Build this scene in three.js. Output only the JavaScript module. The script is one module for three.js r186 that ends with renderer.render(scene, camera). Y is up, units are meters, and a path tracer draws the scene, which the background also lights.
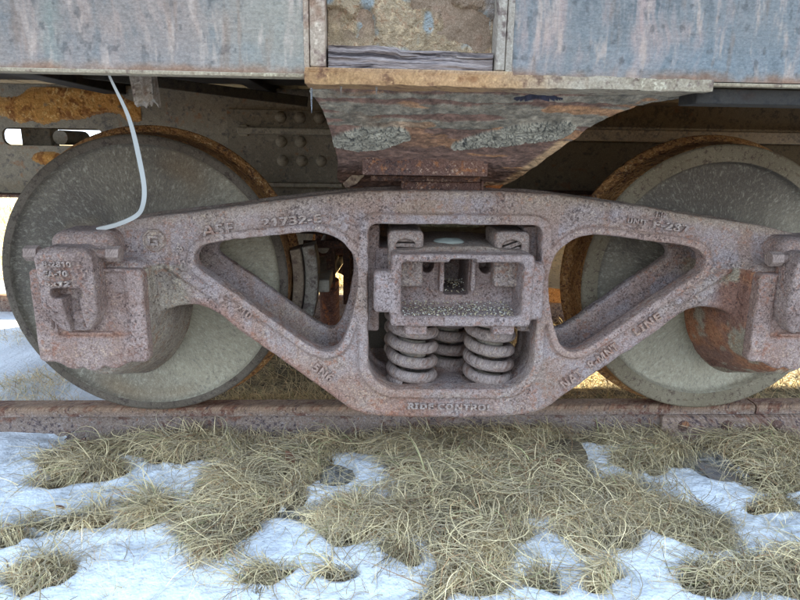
import * as THREE from 'three';
import { FontLoader } from 'three/addons/loaders/FontLoader.js';
import { TextGeometry } from 'three/addons/geometries/TextGeometry.js';
import { RoundedBoxGeometry } from 'three/addons/geometries/RoundedBoxGeometry.js';
import { mergeGeometries } from 'three/addons/utils/BufferGeometryUtils.js';

// ------------------------------------------------------------------ camera, sky, sun, exposure
const scene = new THREE.Scene();
const camera = new THREE.PerspectiveCamera(51.66, 4 / 3, 0.02, 4000);
camera.position.set(-0.1984, 0.8098, 1.8297);
{
  const yaw = 0.04815, pit = -0.24013, rol = 0.01587;
  const f = new THREE.Vector3(Math.sin(yaw) * Math.cos(pit), Math.sin(pit), -Math.cos(yaw) * Math.cos(pit));
  const r = new THREE.Vector3(Math.cos(yaw), 0, Math.sin(yaw)), u = new THREE.Vector3().crossVectors(r, f);
  camera.up.copy(u).multiplyScalar(Math.cos(rol)).addScaledVector(r, -Math.sin(rol));
  camera.lookAt(camera.position.clone().add(f));
}
const renderer = new THREE.WebGLRenderer({ antialias: true });
renderer.toneMapping = THREE.LinearToneMapping;
renderer.toneMappingExposure = 9.3;
renderer.shadowMap.enabled = true;
const SUN = new THREE.Vector3(1.4, 0.60, -1).normalize();
{
  // clear winter sky: blue overhead, pale at the horizon, brighter round the low sun behind the train
  const w = 512, h = 256, d = new Float32Array(w * h * 4), v = new THREE.Vector3();
  for (let j = 0; j < h; j++) for (let i = 0; i < w; i++) {
    const el = ((j + .5) / h - .5) * Math.PI, az = ((i + .5) / w - .5) * 2 * Math.PI;
    v.set(Math.cos(el) * Math.cos(az), Math.sin(el), Math.cos(el) * Math.sin(az));
    const y = Math.max(v.y, 0), hz = Math.exp(-y * 4.2), c = Math.max(v.dot(SUN), 0), glow = 0.55 * c ** 6 + 1.2 * c ** 40;
    const k = 4 * (j * w + i);
    d[k] = 0.56 + 0.48 * hz + glow; d[k + 1] = 0.80 + 0.38 * hz + glow * .96; d[k + 2] = 1.16 + 0.16 * hz + glow * .86; d[k + 3] = 1;
  }
  const t = new THREE.DataTexture(d, w, h, THREE.RGBAFormat, THREE.FloatType);
  t.mapping = THREE.EquirectangularReflectionMapping; t.magFilter = t.minFilter = THREE.LinearFilter; t.needsUpdate = true;
  scene.background = t; scene.environment = t;
  scene.environmentIntensity = 0.3; scene.backgroundIntensity = 0.3;
}
const sun = new THREE.DirectionalLight(new THREE.Color(1, 0.88, 0.62), 5);
sun.position.copy(SUN).multiplyScalar(30); sun.castShadow = true;
Object.assign(sun.shadow.camera, { left: -14, right: 14, top: 14, bottom: -14, near: 1, far: 80 });
sun.shadow.mapSize.set(4096, 4096);
scene.add(sun, sun.target);

// ------------------------------------------------------------------ helpers
let seed = 7;
const rnd = () => { seed = (seed + 0x6D2B79F5) | 0; let t = Math.imul(seed ^ (seed >>> 15), 1 | seed); t = (t + Math.imul(t ^ (t >>> 7), 61 | t)) ^ t; return ((t ^ (t >>> 14)) >>> 0) / 4294967296; };
const rr = (a, b) => a + (b - a) * rnd();
const clamp = (x, a = 0, b = 1) => x < a ? a : x > b ? b : x;
const lerp = (a, b, t) => a + (b - a) * t;
const sst = (a, b, x) => { const t = clamp((x - a) / (b - a)); return t * t * (3 - 2 * t); };
const hsh = (x, y, z) => { let h = Math.imul(x, 374761393) ^ Math.imul(y, 668265263) ^ Math.imul(z, 2147483647 - 1013904223); h = Math.imul(h ^ (h >>> 13), 1274126177); return ((h ^ (h >>> 16)) >>> 0) / 4294967296; };
const fd = (t) => t * t * (3 - 2 * t);
function n3(x, y, z) {                                        // value noise 0..1
  const i = Math.floor(x), j = Math.floor(y), k = Math.floor(z), a = fd(x - i), b = fd(y - j), c = fd(z - k);
  const L = (p, q, t) => p + (q - p) * t;
  return L(L(L(hsh(i, j, k), hsh(i + 1, j, k), a), L(hsh(i, j + 1, k), hsh(i + 1, j + 1, k), a), b),
    L(L(hsh(i, j, k + 1), hsh(i + 1, j, k + 1), a), L(hsh(i, j + 1, k + 1), hsh(i + 1, j + 1, k + 1), a), b), c);
}
const fb3 = (x, y, z, o = 4) => { let s = 0, a = .5, t = 0; for (let i = 0; i < o; i++) { s += a * n3(x, y, z); t += a; a *= .5; x *= 2.03; y *= 2.03; z *= 2.03; } return s / t; };
function tn(x, y, px, py, s) {                                // tiling value noise
  const i = Math.floor(x), j = Math.floor(y), a = fd(x - i), b = fd(y - j), m = (p, q) => ((p % q) + q) % q;
  const i0 = m(i, px), i1 = m(i + 1, px), j0 = m(j, py), j1 = m(j + 1, py);
  const p = hsh(i0, j0, s), q = hsh(i1, j0, s), r = hsh(i0, j1, s), t = hsh(i1, j1, s);
  return p + (q - p) * a + ((r + (t - r) * a) - (p + (q - p) * a)) * b;
}
function tf(u, v, px, py, o, s, g = .55) { let r = 0, a = 1, t = 0; for (let k = 0; k < o; k++) { r += a * tn(u * px, v * py, px, py, s + k); t += a; a *= g; px *= 2; py *= 2; } return r / t; }
const hex = (h) => [(h >> 16) & 255, (h >> 8) & 255, h & 255];
const mixc = (a, b, t) => [a[0] + (b[0] - a[0]) * t, a[1] + (b[1] - a[1]) * t, a[2] + (b[2] - a[2]) * t];
function tex(w, h, f, srgb = true) {
  const d = new Uint8Array(w * h * 4);
  for (let j = 0; j < h; j++) for (let i = 0; i < w; i++) {
    const c = f((i + .5) / w, (j + .5) / h, i, j), k = 4 * (j * w + i);
    if (typeof c === 'number') d[k] = d[k + 1] = d[k + 2] = clamp(c) * 255; else { d[k] = clamp(c[0], 0, 255); d[k + 1] = clamp(c[1], 0, 255); d[k + 2] = clamp(c[2], 0, 255); }
    d[k + 3] = 255;
  }
  const t = new THREE.DataTexture(d, w, h); t.wrapS = t.wrapT = THREE.RepeatWrapping; t.magFilter = THREE.LinearFilter; t.minFilter = THREE.LinearMipmapLinearFilter; t.generateMipmaps = true;
  if (srgb) t.colorSpace = THREE.SRGBColorSpace; t.needsUpdate = true; return t;
}
const rep = (t, x, y = x) => { const c = t.clone(); c.repeat.set(x, y); c.needsUpdate = true; return c; };
function mat(o) { return new THREE.MeshStandardMaterial({ roughness: .9, metalness: 0, ...o }); }
const used = {};
function numbered(n) { const k = used[n] = (used[n] ?? -1) + 1; return k ? `${n}_${String(k).padStart(3, '0')}` : n; }
function mesh(name, g, m, parent = scene, label) {
  if (g.userData.cast) g = g.userData.boxed ??= boxUV(g);
  const o = new THREE.Mesh(g, m); o.name = parent === scene ? numbered(name) : name; o.castShadow = o.receiveShadow = true;
  if (label) o.userData.label = label; parent.add(o); return o;
}
function tag(o, label, category, group, kind) { Object.assign(o.userData, { label, category }); if (group) o.userData.group = group; if (kind) o.userData.kind = kind; return o; }
function thing(name, label, category, x = 0, y = 0, z = 0, group) { const o = new THREE.Group(); o.name = numbered(name); o.position.set(x, y, z); scene.add(o); return tag(o, label, category, group); }
// oblique planar uv in metres: continuous over edges, no seams
function ouv(g, kx = .6, ky = .75, s = 1, ou = 0, ov = 0) {
  const p = g.attributes.position, u = new Float32Array(p.count * 2);
  for (let i = 0; i < p.count; i++) { u[2 * i] = (p.getX(i) + kx * p.getZ(i)) * s + ou; u[2 * i + 1] = (p.getY(i) + ky * p.getZ(i)) * s + ov; }
  g.setAttribute('uv', new THREE.BufferAttribute(u, 2)); return g;
}
function tint(g, f) {                                          // per-vertex colour of the surface
  const p = g.attributes.position, c = new Float32Array(p.count * 3);
  for (let i = 0; i < p.count; i++) { const r = f(p.getX(i), p.getY(i), p.getZ(i)); c[3 * i] = r[0]; c[3 * i + 1] = r[1]; c[3 * i + 2] = r[2]; }
  g.setAttribute('color', new THREE.BufferAttribute(c, 3)); return g;
}
const clean = (g) => { const q = g.index ? g.toNonIndexed() : g; for (const k of Object.keys(q.attributes)) if (!['position', 'normal', 'uv'].includes(k)) q.deleteAttribute(k); return q; };
const merge = (l) => mergeGeometries(l.map(clean));
const box = (x0, x1, y0, y1, z0, z1, r = .003) => { const g = new RoundedBoxGeometry(x1 - x0, y1 - y0, z1 - z0, 2, Math.min(r, (x1 - x0) / 2.1, (y1 - y0) / 2.1, (z1 - z0) / 2.1)); g.translate((x0 + x1) / 2, (y0 + y1) / 2, (z0 + z1) / 2); return ouv(g); };
function rod(a, b, r, seg = 14) { const A = new THREE.Vector3(...a), B = new THREE.Vector3(...b), d = B.clone().sub(A), g = new THREE.CylinderGeometry(r, r, d.length(), seg, 1); g.applyQuaternion(new THREE.Quaternion().setFromUnitVectors(new THREE.Vector3(0, 1, 0), d.clone().normalize())); g.translate(...A.add(B).multiplyScalar(.5).toArray()); return ouv(g); }
function ext(pts, z0, z1, bev = .003) { const s = new THREE.Shape(pts.map((p) => new THREE.Vector2(p[0], p[1]))); const g = new THREE.ExtrudeGeometry(s, { depth: z1 - z0 - 2 * bev, bevelEnabled: bev > 0, bevelSize: bev, bevelThickness: bev, bevelOffset: -bev, bevelSegments: 2, curveSegments: 8 }); g.translate(0, 0, z0 + bev); return ouv(g); }
const smooth = (pts, n, closed = true) => new THREE.CatmullRomCurve3(pts.map((p) => new THREE.Vector3(p[0], p[1], 0)), closed, 'centripetal').getSpacedPoints(n).map((v) => [v.x, v.y]);
function sdPoly(P) { const n = P.length; return (x, y) => { let d = 1e9, s = 1; for (let i = 0, j = n - 1; i < n; j = i++) { const a = P[i], b = P[j], ex = b[0] - a[0], ey = b[1] - a[1], wx = x - a[0], wy = y - a[1], t = clamp((wx * ex + wy * ey) / (ex * ex + ey * ey + 1e-12)), qx = wx - ex * t, qy = wy - ey * t; d = Math.min(d, qx * qx + qy * qy); const c1 = y >= a[1], c2 = y < b[1], c3 = ex * wy > ey * wx; if ((c1 && c2 && c3) || (!c1 && !c2 && !c3)) s = -s; } return s * Math.sqrt(d); }; }
const smin = (a, b, k) => { const h = Math.max(k - Math.abs(a - b), 0) / k; return Math.min(a, b) - h * h * k * .25; };
const smax = (a, b, k) => -smin(-a, -b, k);
const rbox2 = (x, y, hx, hy, r) => { const qx = Math.abs(x) - hx + r, qy = Math.abs(y) - hy + r; return Math.min(Math.max(qx, qy), 0) + Math.hypot(Math.max(qx, 0), Math.max(qy, 0)) - r; };
const slab = (z, a, b) => Math.abs(z - (a + b) / 2) - (b - a) / 2;
const box3 = (x, y, z, x0, x1, y0, y1, z0, z1, r = .006) => { const qx = Math.abs(x - (x0 + x1) / 2) - (x1 - x0) / 2 + r, qy = Math.abs(y - (y0 + y1) / 2) - (y1 - y0) / 2 + r, qz = Math.abs(z - (z0 + z1) / 2) - (z1 - z0) / 2 + r; return Math.min(Math.max(qx, qy, qz), 0) + Math.hypot(Math.max(qx, 0), Math.max(qy, 0), Math.max(qz, 0)) - r; };
const cap3 = (x, y, z, a, b, r) => { const ex = b[0] - a[0], ey = b[1] - a[1], ez = b[2] - a[2], wx = x - a[0], wy = y - a[1], wz = z - a[2], t = clamp((wx * ex + wy * ey + wz * ez) / (ex * ex + ey * ey + ez * ez)); return Math.hypot(wx - ex * t, wy - ey * t, wz - ez * t) - r; };
// cast iron as a distance field, meshed with surface nets: fillets and lumps come by themselves
function nets(lo, hi, h, field) {
  const nx = Math.ceil((hi[0] - lo[0]) / h) + 1, ny = Math.ceil((hi[1] - lo[1]) / h) + 1, nz = Math.ceil((hi[2] - lo[2]) / h) + 1;
  const F = new Float32Array(nx * ny * nz);
  for (let i = 0; i < nx; i++) for (let j = 0; j < ny; j++) {
    const x = lo[0] + i * h, y = lo[1] + j * h, col = field(x, y);
    for (let k = 0; k < nz; k++) { const z = lo[2] + k * h; let d = col(z); if (Math.abs(d) < .03) d += .0022 * (n3(x * 45, y * 45, z * 45) - .5) + .0012 * (n3(x * 150 + 9, y * 150, z * 150) - .5); F[(i * ny + j) * nz + k] = d; }
  }
  const V = [], I = [], id = new Int32Array(nx * ny * nz).fill(-1), at = (i, j, k) => (i * ny + j) * nz + k;
  for (let i = 0; i < nx - 1; i++) for (let j = 0; j < ny - 1; j++) for (let k = 0; k < nz - 1; k++) {
    const f = []; let m = 0; for (let c = 0; c < 8; c++) { const q = F[at(i + (c & 1), j + ((c >> 1) & 1), k + (c >> 2))]; f.push(q); if (q < 0) m |= 1 << c; }
    if (m === 0 || m === 255) continue;
    let sx = 0, sy = 0, sz = 0, n = 0;
    for (let a = 0; a < 8; a++) for (const e of [1, 2, 4]) { if (a & e) continue; const b = a | e; if ((f[a] < 0) === (f[b] < 0)) continue; const t = f[a] / (f[a] - f[b]); sx += (a & 1) + (e === 1 ? t : 0); sy += ((a >> 1) & 1) + (e === 2 ? t : 0); sz += (a >> 2) + (e === 4 ? t : 0); n++; }
    id[at(i, j, k)] = V.length / 3; V.push(lo[0] + (i + sx / n) * h, lo[1] + (j + sy / n) * h, lo[2] + (k + sz / n) * h);
  }
  const quad = (a, b, c, d, flip) => { if (a < 0 || b < 0 || c < 0 || d < 0) return; if (flip) I.push(a, c, b, a, d, c); else I.push(a, b, c, a, c, d); };
  for (let i = 1; i < nx - 1; i++) for (let j = 1; j < ny - 1; j++) for (let k = 1; k < nz - 1; k++) {
    const s = F[at(i, j, k)] < 0;
    if (s !== F[at(i + 1, j, k)] < 0) quad(id[at(i, j - 1, k - 1)], id[at(i, j, k - 1)], id[at(i, j, k)], id[at(i, j - 1, k)], !s);
    if (s !== F[at(i, j + 1, k)] < 0) quad(id[at(i - 1, j, k - 1)], id[at(i - 1, j, k)], id[at(i, j, k)], id[at(i, j, k - 1)], !s);
    if (s !== F[at(i, j, k + 1)] < 0) quad(id[at(i - 1, j - 1, k)], id[at(i, j - 1, k)], id[at(i, j, k)], id[at(i - 1, j, k)], !s);
  }
  const g = new THREE.BufferGeometry(); g.setAttribute('position', new THREE.Float32BufferAttribute(V, 3)); g.setIndex(I); g.computeVertexNormals(); g.userData.cast = true; return g;
}
function boxUV(g) {                                             // flat projection per face, by the way it looks
  const q = g.toNonIndexed(), p = q.attributes.position.array, n = p.length / 3, U = new Float32Array(n * 2);
  for (let i = 0; i < n; i += 3) { const k = 3 * i, ax = p[k + 3] - p[k], ay = p[k + 4] - p[k + 1], az = p[k + 5] - p[k + 2], bx = p[k + 6] - p[k], by = p[k + 7] - p[k + 1], bz = p[k + 8] - p[k + 2]; const nx = Math.abs(ay * bz - az * by), ny = Math.abs(az * bx - ax * bz), nz = Math.abs(ax * by - ay * bx); const [a, b] = nz >= nx * .8 && nz >= ny * .8 ? [0, 1] : nx > ny ? [2, 1] : [0, 2]; for (let j = 0; j < 3; j++) { U[2 * (i + j)] = p[k + 3 * j + a] + (a ? .37 : 0); U[2 * (i + j) + 1] = p[k + 3 * j + b] + (b === 2 ? .61 : 0); } }
  q.setAttribute('uv', new THREE.BufferAttribute(U, 2)); return q;
}

// ------------------------------------------------------------------ textures and materials
const bumpCast = tex(512, 512, (u, v) => .55 * tf(u, v, 60, 60, 3, 11, .8) + .45 * tf(u, v, 12, 12, 3, 15), false);
const bumpCrust = tex(512, 512, (u, v) => { const a = tf(u, v, 26, 26, 4, 31, .7); return clamp(.2 + Math.abs(a - .5) * 3.4 + .25 * (tf(u, v, 110, 110, 2, 37) - .5)); }, false);
function speckle(base, specks, s, grain = 46) {                // base tones plus specks [colour, threshold, softness, cells]
  const t = tex(720, 720, (u, v, i, j) => {
    const big = tf(u, v, 4, 4, 3, s), mid = tf(u, v, 40, 40, 2, s + 9);
    let c = mixc(base[0], base[1], clamp((big - .3) * 1.6 + (mid - .5) * .5));
    let q = 20; for (const [col, th, so, cells] of specks) { const n = tf(u, v, cells, cells, 3, s + (q += 7), .8) * .75 + .25 * tf(u, v, 7, 7, 2, s + q + 3); c = mixc(c, col, clamp((n - th) / so)); }
    const g = (tn(u * 330, v * 330, 330, 330, s + 5) - .5) * grain + (hsh(i, j, s) - .5) * grain * .5;
    return [c[0] + g, c[1] + g, c[2] + g];
  });
  t.repeat.set(1.4, 1.4); return t;
}
const tCast = speckle([hex(0x8d8079), hex(0x9f938d)], [[hex(0x7d665b), .55, .2, 90], [hex(0xb8a994), .60, .22, 150], [hex(0x524642), .565, .2, 150], [hex(0x907060), .60, .18, 60]], 101, 46);
const tRust = speckle([hex(0x5e463d), hex(0x7c5b4a)], [[hex(0x8f5f3e), .55, .14, 40], [hex(0x463632), .57, .12, 60], [hex(0xa9927d), .64, .1, 120]], 201, 40);
const tDark = speckle([hex(0x8d8475), hex(0x9f9481)], [[hex(0x6c6660), .55, .2, 40], [hex(0xaa9d8b), .60, .2, 80], [hex(0x9a785e), .66, .14, 24]], 301, 24);
const tDust = speckle([hex(0x989080), hex(0xa9a294)], [[hex(0x75685f), .56, .14, 40], [hex(0xbcb8a6), .60, .14, 90], [hex(0x7d6a58), .64, .1, 14]], 401, 34);
const tTread = speckle([hex(0xa0703e), hex(0xb07e4a)], [[hex(0x6f4528), .56, .14, 60], [hex(0xd2b07c), .60, .14, 110], [hex(0x5c4030), .63, .14, 50]], 501, 50);
const bumpFine = rep(bumpCast, 2.2);
const castMat = (o = {}) => mat({ map: tCast, bumpMap: bumpFine, bumpScale: .0022, vertexColors: true, roughness: .88, ...o });
const M = {
  cast: castMat({ color: new THREE.Color(1.04, .985, .945) }), rust: mat({ map: tRust, bumpMap: bumpCrust, bumpScale: .004, roughness: .92 }), rustV: mat({ map: tRust, bumpMap: bumpCrust, bumpScale: .004, roughness: .92, vertexColors: true }),
  dark: mat({ map: tDark, bumpMap: bumpCast, bumpScale: .003 }), darkV: mat({ map: tDark, bumpMap: bumpCast, bumpScale: .003, vertexColors: true }), dust: mat({ map: tDust, bumpMap: bumpCast, bumpScale: .004, vertexColors: true }),
  tread: mat({ map: tTread, bumpMap: bumpCrust, bumpScale: .006 }),
  white: mat({ color: 0xc6c4bc, roughness: .5 }), ice: new THREE.MeshPhysicalMaterial({ color: 0xe8f4ff, roughness: .08, transmission: .9, thickness: .01, ior: 1.31 }),
};
const W1 = [1, 1, 1];

// ------------------------------------------------------------------ ground, snow
const GR = [[-1.06, .13, .13, .11], [-.96, .40, .09, .03], [-1.07, .47, .05, .02], [-.95, .58, .09, .06], [-.77, .35, .09, .07], [-.57, .30, .11, .26], [-.41, .14, .12, .14], [-.73, .02, .22, .09], [-.24, .41, .12, .09], [.14, .12, .28, .21], [-.01, .33, .16, .14], [.05, .51, .10, .09], [-.01, .03, .09, .12], [.33, .15, .08, .16], [.24, .15, .09, .12], [.38, .41, .13, .13], [.62, .42, .12, .12], [.74, .04, .08, .14], [.66, .09, .06, .12], [1.05, .05, .17, .14], [.99, .24, .09, .07], [.64, .65, .14, .07], [.33, .61, .05, .05], [.01, .62, .10, .07], [.18, .64, .06, .05], [-.28, .61, .05, .03], [-.43, .62, .05, .03], [-.13, .52, .04, .04], [.56, .15, .04, .08], [.73, .69, .07, .04], [-.92, -.03, .19, .06], [-.25, .03, .3, .05], [.3, .0, .5, .04], [.2, .34, .10, .06], [-.12, .40, .07, .05], [.12, .44, .11, .05], [.5, .30, .10, .06], [-.42, .30, .07, .06], [.36, .29, .10, .05], [.86, .62, .10, .05], [.9, .36, .07, .04]];
const ICE = [[-.29, .19, .055, .075], [-.36, .37, .08, .045], [.84, .13, .08, .12]];
const ell = (E, x, z) => { let m = -1; if (E === GR) { const wx = .11 * (fb3(x * 11, 51, z * 13, 2) - .5), wz = .09 * (fb3(x * 11, 61, z * 13, 2) - .5); x += wx; z += wz; } for (const e of E) { const d = 1 - Math.hypot((x - e[0]) / e[2], (z - e[1]) / e[3]); if (d > m) m = d; } return m; };
function gh(x, z) {
  let y = -.135 - .035 * sst(0, .9, z) + .022 * (fb3(x * 4, 3, z * 5, 3) - .5);
  if (z < -2.2) y -= .12 * sst(-2.2, -4, z) - .5 * (fb3(x * .02, 1, z * .02, 2) - .5) * sst(-20, -120, z);
  if (z > -1 && z < 1.2 && Math.abs(x) < 1.7) { const m = clamp(ell(GR, x, z) * 1.5); y += .022 * m * (0.5 + fb3(x * 22, 5, z * 22, 2)); }
  return y;
}
const axis = (a, b, s, far0, far1) => { const o = []; for (let t = a; t <= b + 1e-6; t += s) o.push(t); let q = s, t = a; const L = []; while (t > far0) { q *= 1.25; t -= q; L.unshift(Math.max(t, far0)); } t = b; q = s; const R = []; while (t < far1) { q *= 1.25; t += q; R.push(Math.min(t, far1)); } return [...L, ...o, ...R]; };
function sheet(X, Z, fy, fc) {
  const n = X.length, m = Z.length, P = new Float32Array(n * m * 3), U = new Float32Array(n * m * 2), C = new Float32Array(n * m * 3), I = [];
  for (let j = 0; j < m; j++) for (let i = 0; i < n; i++) { const k = j * n + i, x = X[i], z = Z[j]; P.set([x, fy(x, z), z], 3 * k); U.set([x, -z], 2 * k); C.set(fc(x, z), 3 * k); if (i < n - 1 && j < m - 1) I.push(k, k + n, k + 1, k + 1, k + n, k + n + 1); }
  const g = new THREE.BufferGeometry(); g.setAttribute('position', new THREE.BufferAttribute(P, 3)); g.setAttribute('uv', new THREE.BufferAttribute(U, 2)); g.setAttribute('color', new THREE.BufferAttribute(C, 3)); g.setIndex(I); g.computeVertexNormals(); return g;
}
const tSoil = tex(1024, 1024, (u, v, i, j) => { const a = tf(u, v, 30, 30, 4, 611, .7), b = tf(u, v, 160, 12, 2, 617), c = tf(u, v, 12, 160, 2, 619); const g = 150 + (a - .5) * 150 + (Math.max(b, c) - .6) * 160 + (hsh(i, j, 6) - .5) * 40; return [g, g * .97, g * .92]; });
const bumpSoil = tex(512, 512, (u, v) => .6 * tf(u, v, 40, 40, 4, 630, .7) + .4 * tf(u, v, 9, 9, 3, 637), false);
{
  const X = axis(-1.7, 1.7, .0125, -900, 900), Z = axis(-1, 1.1, .0125, -1500, 60);
  const g = sheet(X, Z, gh, (x, z) => {
    const n = fb3(x * 6, 2, z * 6, 3), far = sst(-1.75, -2.6, z);
    if (ell(ICE, x, z) > -.1) return [.66 + .3 * n, .66 + .3 * n, .66 + .3 * n];
    const near = [.30 + .2 * n, .22 + .14 * n, .13 + .09 * n], str = [.92, .76, .42];
    const under = z < -.12 ? sst(-.95, -.4, x + .5 * (n - .5)) : 0;
    const w = Math.max(far, under * .85);
    const sn = far * sst(.62, .7, fb3(x * .11 + 4, 7, z * .2, 3));
    return [0, 1, 2].map((k) => lerp(lerp(near[k], str[k] * (.8 + .4 * n), w), [.8, .82, .85][k], sn));
  });
  tag(mesh('ground', g, mat({ map: tSoil, bumpMap: bumpSoil, bumpScale: .012, vertexColors: true, roughness: 1 })), 'trampled earth and straw coloured field running under the train', 'ground', null, 'structure');
  const bs = tex(1024, 1024, (u, v) => .5 * tf(u, v, 24, 40, 4, 711, .62) + .3 * tf(u, v, 120, 120, 2, 717) + .2 * tf(u, v, 7, 10, 2, 721), false);
  const tS = tex(512, 512, (u, v, i, j) => { const q = 244 + 8 * (tf(u, v, 20, 20, 3, 731) - .5) + 8 * (hsh(i, j, 3) - .5) - 40 * sst(.84, .9, tf(u, v, 90, 90, 2, 741)); return [q, q, q]; });
  const SX = axis(-1.75, 1.75, .008, -3.6, 2.2), SZ = axis(-.15, 1.0, .008, -2.9, 1.6);
  const sg = sheet(SX, SZ, (x, z) => {
    const wob = .45 * (fb3(x * 9, 8, z * 12, 3) - .5) + .7 * (fb3(x * 40, 4, z * 46, 3) - .5) * .6;
    let f = .43 + wob * .9 + .5 * (fb3(x * 2.2, 6, z * 3, 2) - .5) - 1.15 * Math.max(0, ell(GR, x, z) + .22 + wob) - 1.6 * Math.max(0, ell(ICE, x, z) + .1 + wob * .9 - 1.3 * Math.max(0, .35 - Math.hypot((x + .285) / .05, (z - .175) / .06)));
    if (z < .05) f -= sst(.05, -.02, z) * 1.2 * sst(-1.35, -.9, x) ;
    if (z < -.1) f += (x < -.95 ? sst(-.95, -1.2, x + .3 * wob) * 2.2 - .9 : -1.5);
    const t = f > 0 ? .040 * (1 - Math.exp(-f * 7)) : f * .12;
    return gh(x, z) - .004 + Math.max(t, -.05) + .006 * (fb3(x * 13, 9, z * 19, 3) - .5) * (f > 0 ? 1 : 0);
  }, (x, z) => { const k = 1 - .22 * sst(.52, .72, fb3(x * 8, 91, z * 12, 4)) - .16 * sst(.6, .7, fb3(x * 40, 95, z * 40, 2)); return [k, k * .985, k * .96]; });
  tag(mesh('snow', sg, mat({ map: rep(tS, 2), bumpMap: rep(bs, 1.3), bumpScale: .007, roughness: .75, color: 0xf6f8fb, vertexColors: true })), 'thin crusted snow lying between the grass in front of the rail', 'snow', null, 'structure');
}

// ------------------------------------------------------------------ rails
const RAILP = [[-.066, 0], [.066, 0], [.066, .009], [.012, .026], [.0075, .04], [.0075, .093], [.012, .101], [.034, .107], [.035, .13], [.031, .136], [.022, .139], [-.022, .139], [-.031, .136], [-.035, .13], [-.034, .107], [-.012, .101], [-.0075, .093], [-.0075, .04], [-.012, .026], [-.066, .009]];
function railGeo(len) {
  const s = new THREE.Shape(RAILP.map((p) => new THREE.Vector2(...p))), g = new THREE.ExtrudeGeometry(s, { depth: len, steps: Math.ceil(len / .05), bevelEnabled: false });
  g.rotateY(Math.PI / 2); return ouv(g, .9, .9);                 // runs along +x from 0
}
const railTop = -.002, railZ = -.07, jointX = 1.085;
const railTint = (x, y, z) => { const t = sst(.10, .136, y), n = n3(x * 7, y * 60, z * 20); return [lerp(.95, 1, t) * (1 - .15 * n), lerp(.93, .82, t) * (1 - .15 * n), lerp(.97, .66, t) * (1 - .15 * n)]; };
const tRail = speckle([hex(0x847468), hex(0x978678)], [[hex(0x6a4c40), .55, .14, 30], [hex(0xa39a94), .61, .12, 130], [hex(0x55494a), .60, .12, 70], [hex(0x8a6450), .62, .22, 40]], 801, 46);
const mRail = mat({ map: tRail, color: new THREE.Color(.98, .94, .88), bumpMap: bumpCrust, bumpScale: .003, vertexColors: true });
function rail(len, x, z, label) { const o = mesh('steel_rail', tint(railGeo(len), railTint), mRail); o.position.set(x, railTop - .139, z); return tag(o, label, 'rail', null); }
rail(10 + jointX - .003, -10, railZ, 'rusty rail under the near wheels, long piece left of the bolted joint');
rail(14, jointX + .003, railZ, 'rusty rail end right of the bolted joint under the right wheel');
rail(24, -10, railZ - 1.51, 'far rusty rail under the wheels on the other side');
{
  const t = thing('joint_bar', 'rusty bolted joint bar on the rail web below the right wheel', 'joint bar', jointX, 0, railZ);
  mesh('bar', tint(merge([ext([[.0095, -.122], [.058, -.131], [.06, -.126], [.027, -.108], [.026, -.05], [.0335, -.038], [.014, -.034], [.0095, -.04]].map((p) => [p[0], p[1]]), -.31, .31, .002).rotateY(Math.PI / 2).scale(1, 1, -1)].map((g) => { g.index || 0; return g; })), () => [1, .92, .9]), mRail, t);
  t.children[0].geometry.computeVertexNormals();
  for (const x of [-.235, -.085, .085, .235]) {
    const b = mesh('bolt', ouv(new THREE.SphereGeometry(.0155, 14, 8, 0, 6.283, 0, 1.6).rotateX(Math.PI / 2).scale(1, 1, .8).translate(x, -.079, .026)), M.rust, t);
    mesh('washer', ouv(new THREE.CylinderGeometry(.019, .019, .006, 16).rotateX(Math.PI / 2).translate(0, 0, 0).translate(x, -.079, .027)), M.rust, b);
  }
}

// ------------------------------------------------------------------ bogie
const R = .42, XW = .8636;
const bog = thing('freight_bogie', 'rusty cast steel freight bogie with coil springs standing on the rail', 'bogie', 0, 0, 0);
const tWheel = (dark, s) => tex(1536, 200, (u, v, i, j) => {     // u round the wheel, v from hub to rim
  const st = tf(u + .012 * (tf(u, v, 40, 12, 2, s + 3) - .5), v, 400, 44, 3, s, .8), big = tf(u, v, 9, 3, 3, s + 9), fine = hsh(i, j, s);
  const shade = .5 + .5 * Math.cos((u - dark) * 6.2832);         // uneven light painted into the plate: one side darker, the opposite paler
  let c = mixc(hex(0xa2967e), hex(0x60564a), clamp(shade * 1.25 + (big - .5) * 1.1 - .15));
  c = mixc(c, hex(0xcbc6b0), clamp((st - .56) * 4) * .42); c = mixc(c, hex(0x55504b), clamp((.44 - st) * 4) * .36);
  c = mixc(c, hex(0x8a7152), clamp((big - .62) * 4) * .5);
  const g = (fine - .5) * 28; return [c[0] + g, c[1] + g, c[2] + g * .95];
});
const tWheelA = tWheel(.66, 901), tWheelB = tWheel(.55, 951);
const bumpWheel = tex(1024, 256, (u, v) => tf(u, v, 300, 40, 3, 977, .8), false);
function lathe(profile, seg = 160) {
  const d = [0]; for (let i = 1; i < profile.length; i++) d.push(d[i - 1] + Math.hypot(profile[i][0] - profile[i - 1][0], profile[i][1] - profile[i - 1][1]));
  const g = new THREE.LatheGeometry(profile.map((p) => new THREE.Vector2(p[0], p[1])), seg), uv = g.attributes.uv, n = profile.length;
  for (let i = 0; i < uv.count; i++) uv.setY(i, d[i % n] / .46);
  g.rotateX(Math.PI / 2); return g;                              // axis along +z
}
const arc = (a, n) => smooth(a, n, false);
const uvr = (g) => { const uv = g.attributes.uv; for (let i = 0; i < uv.count; i++) uv.setXY(i, uv.getX(i) * 5, uv.getY(i) * .9); return g; };
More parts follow.
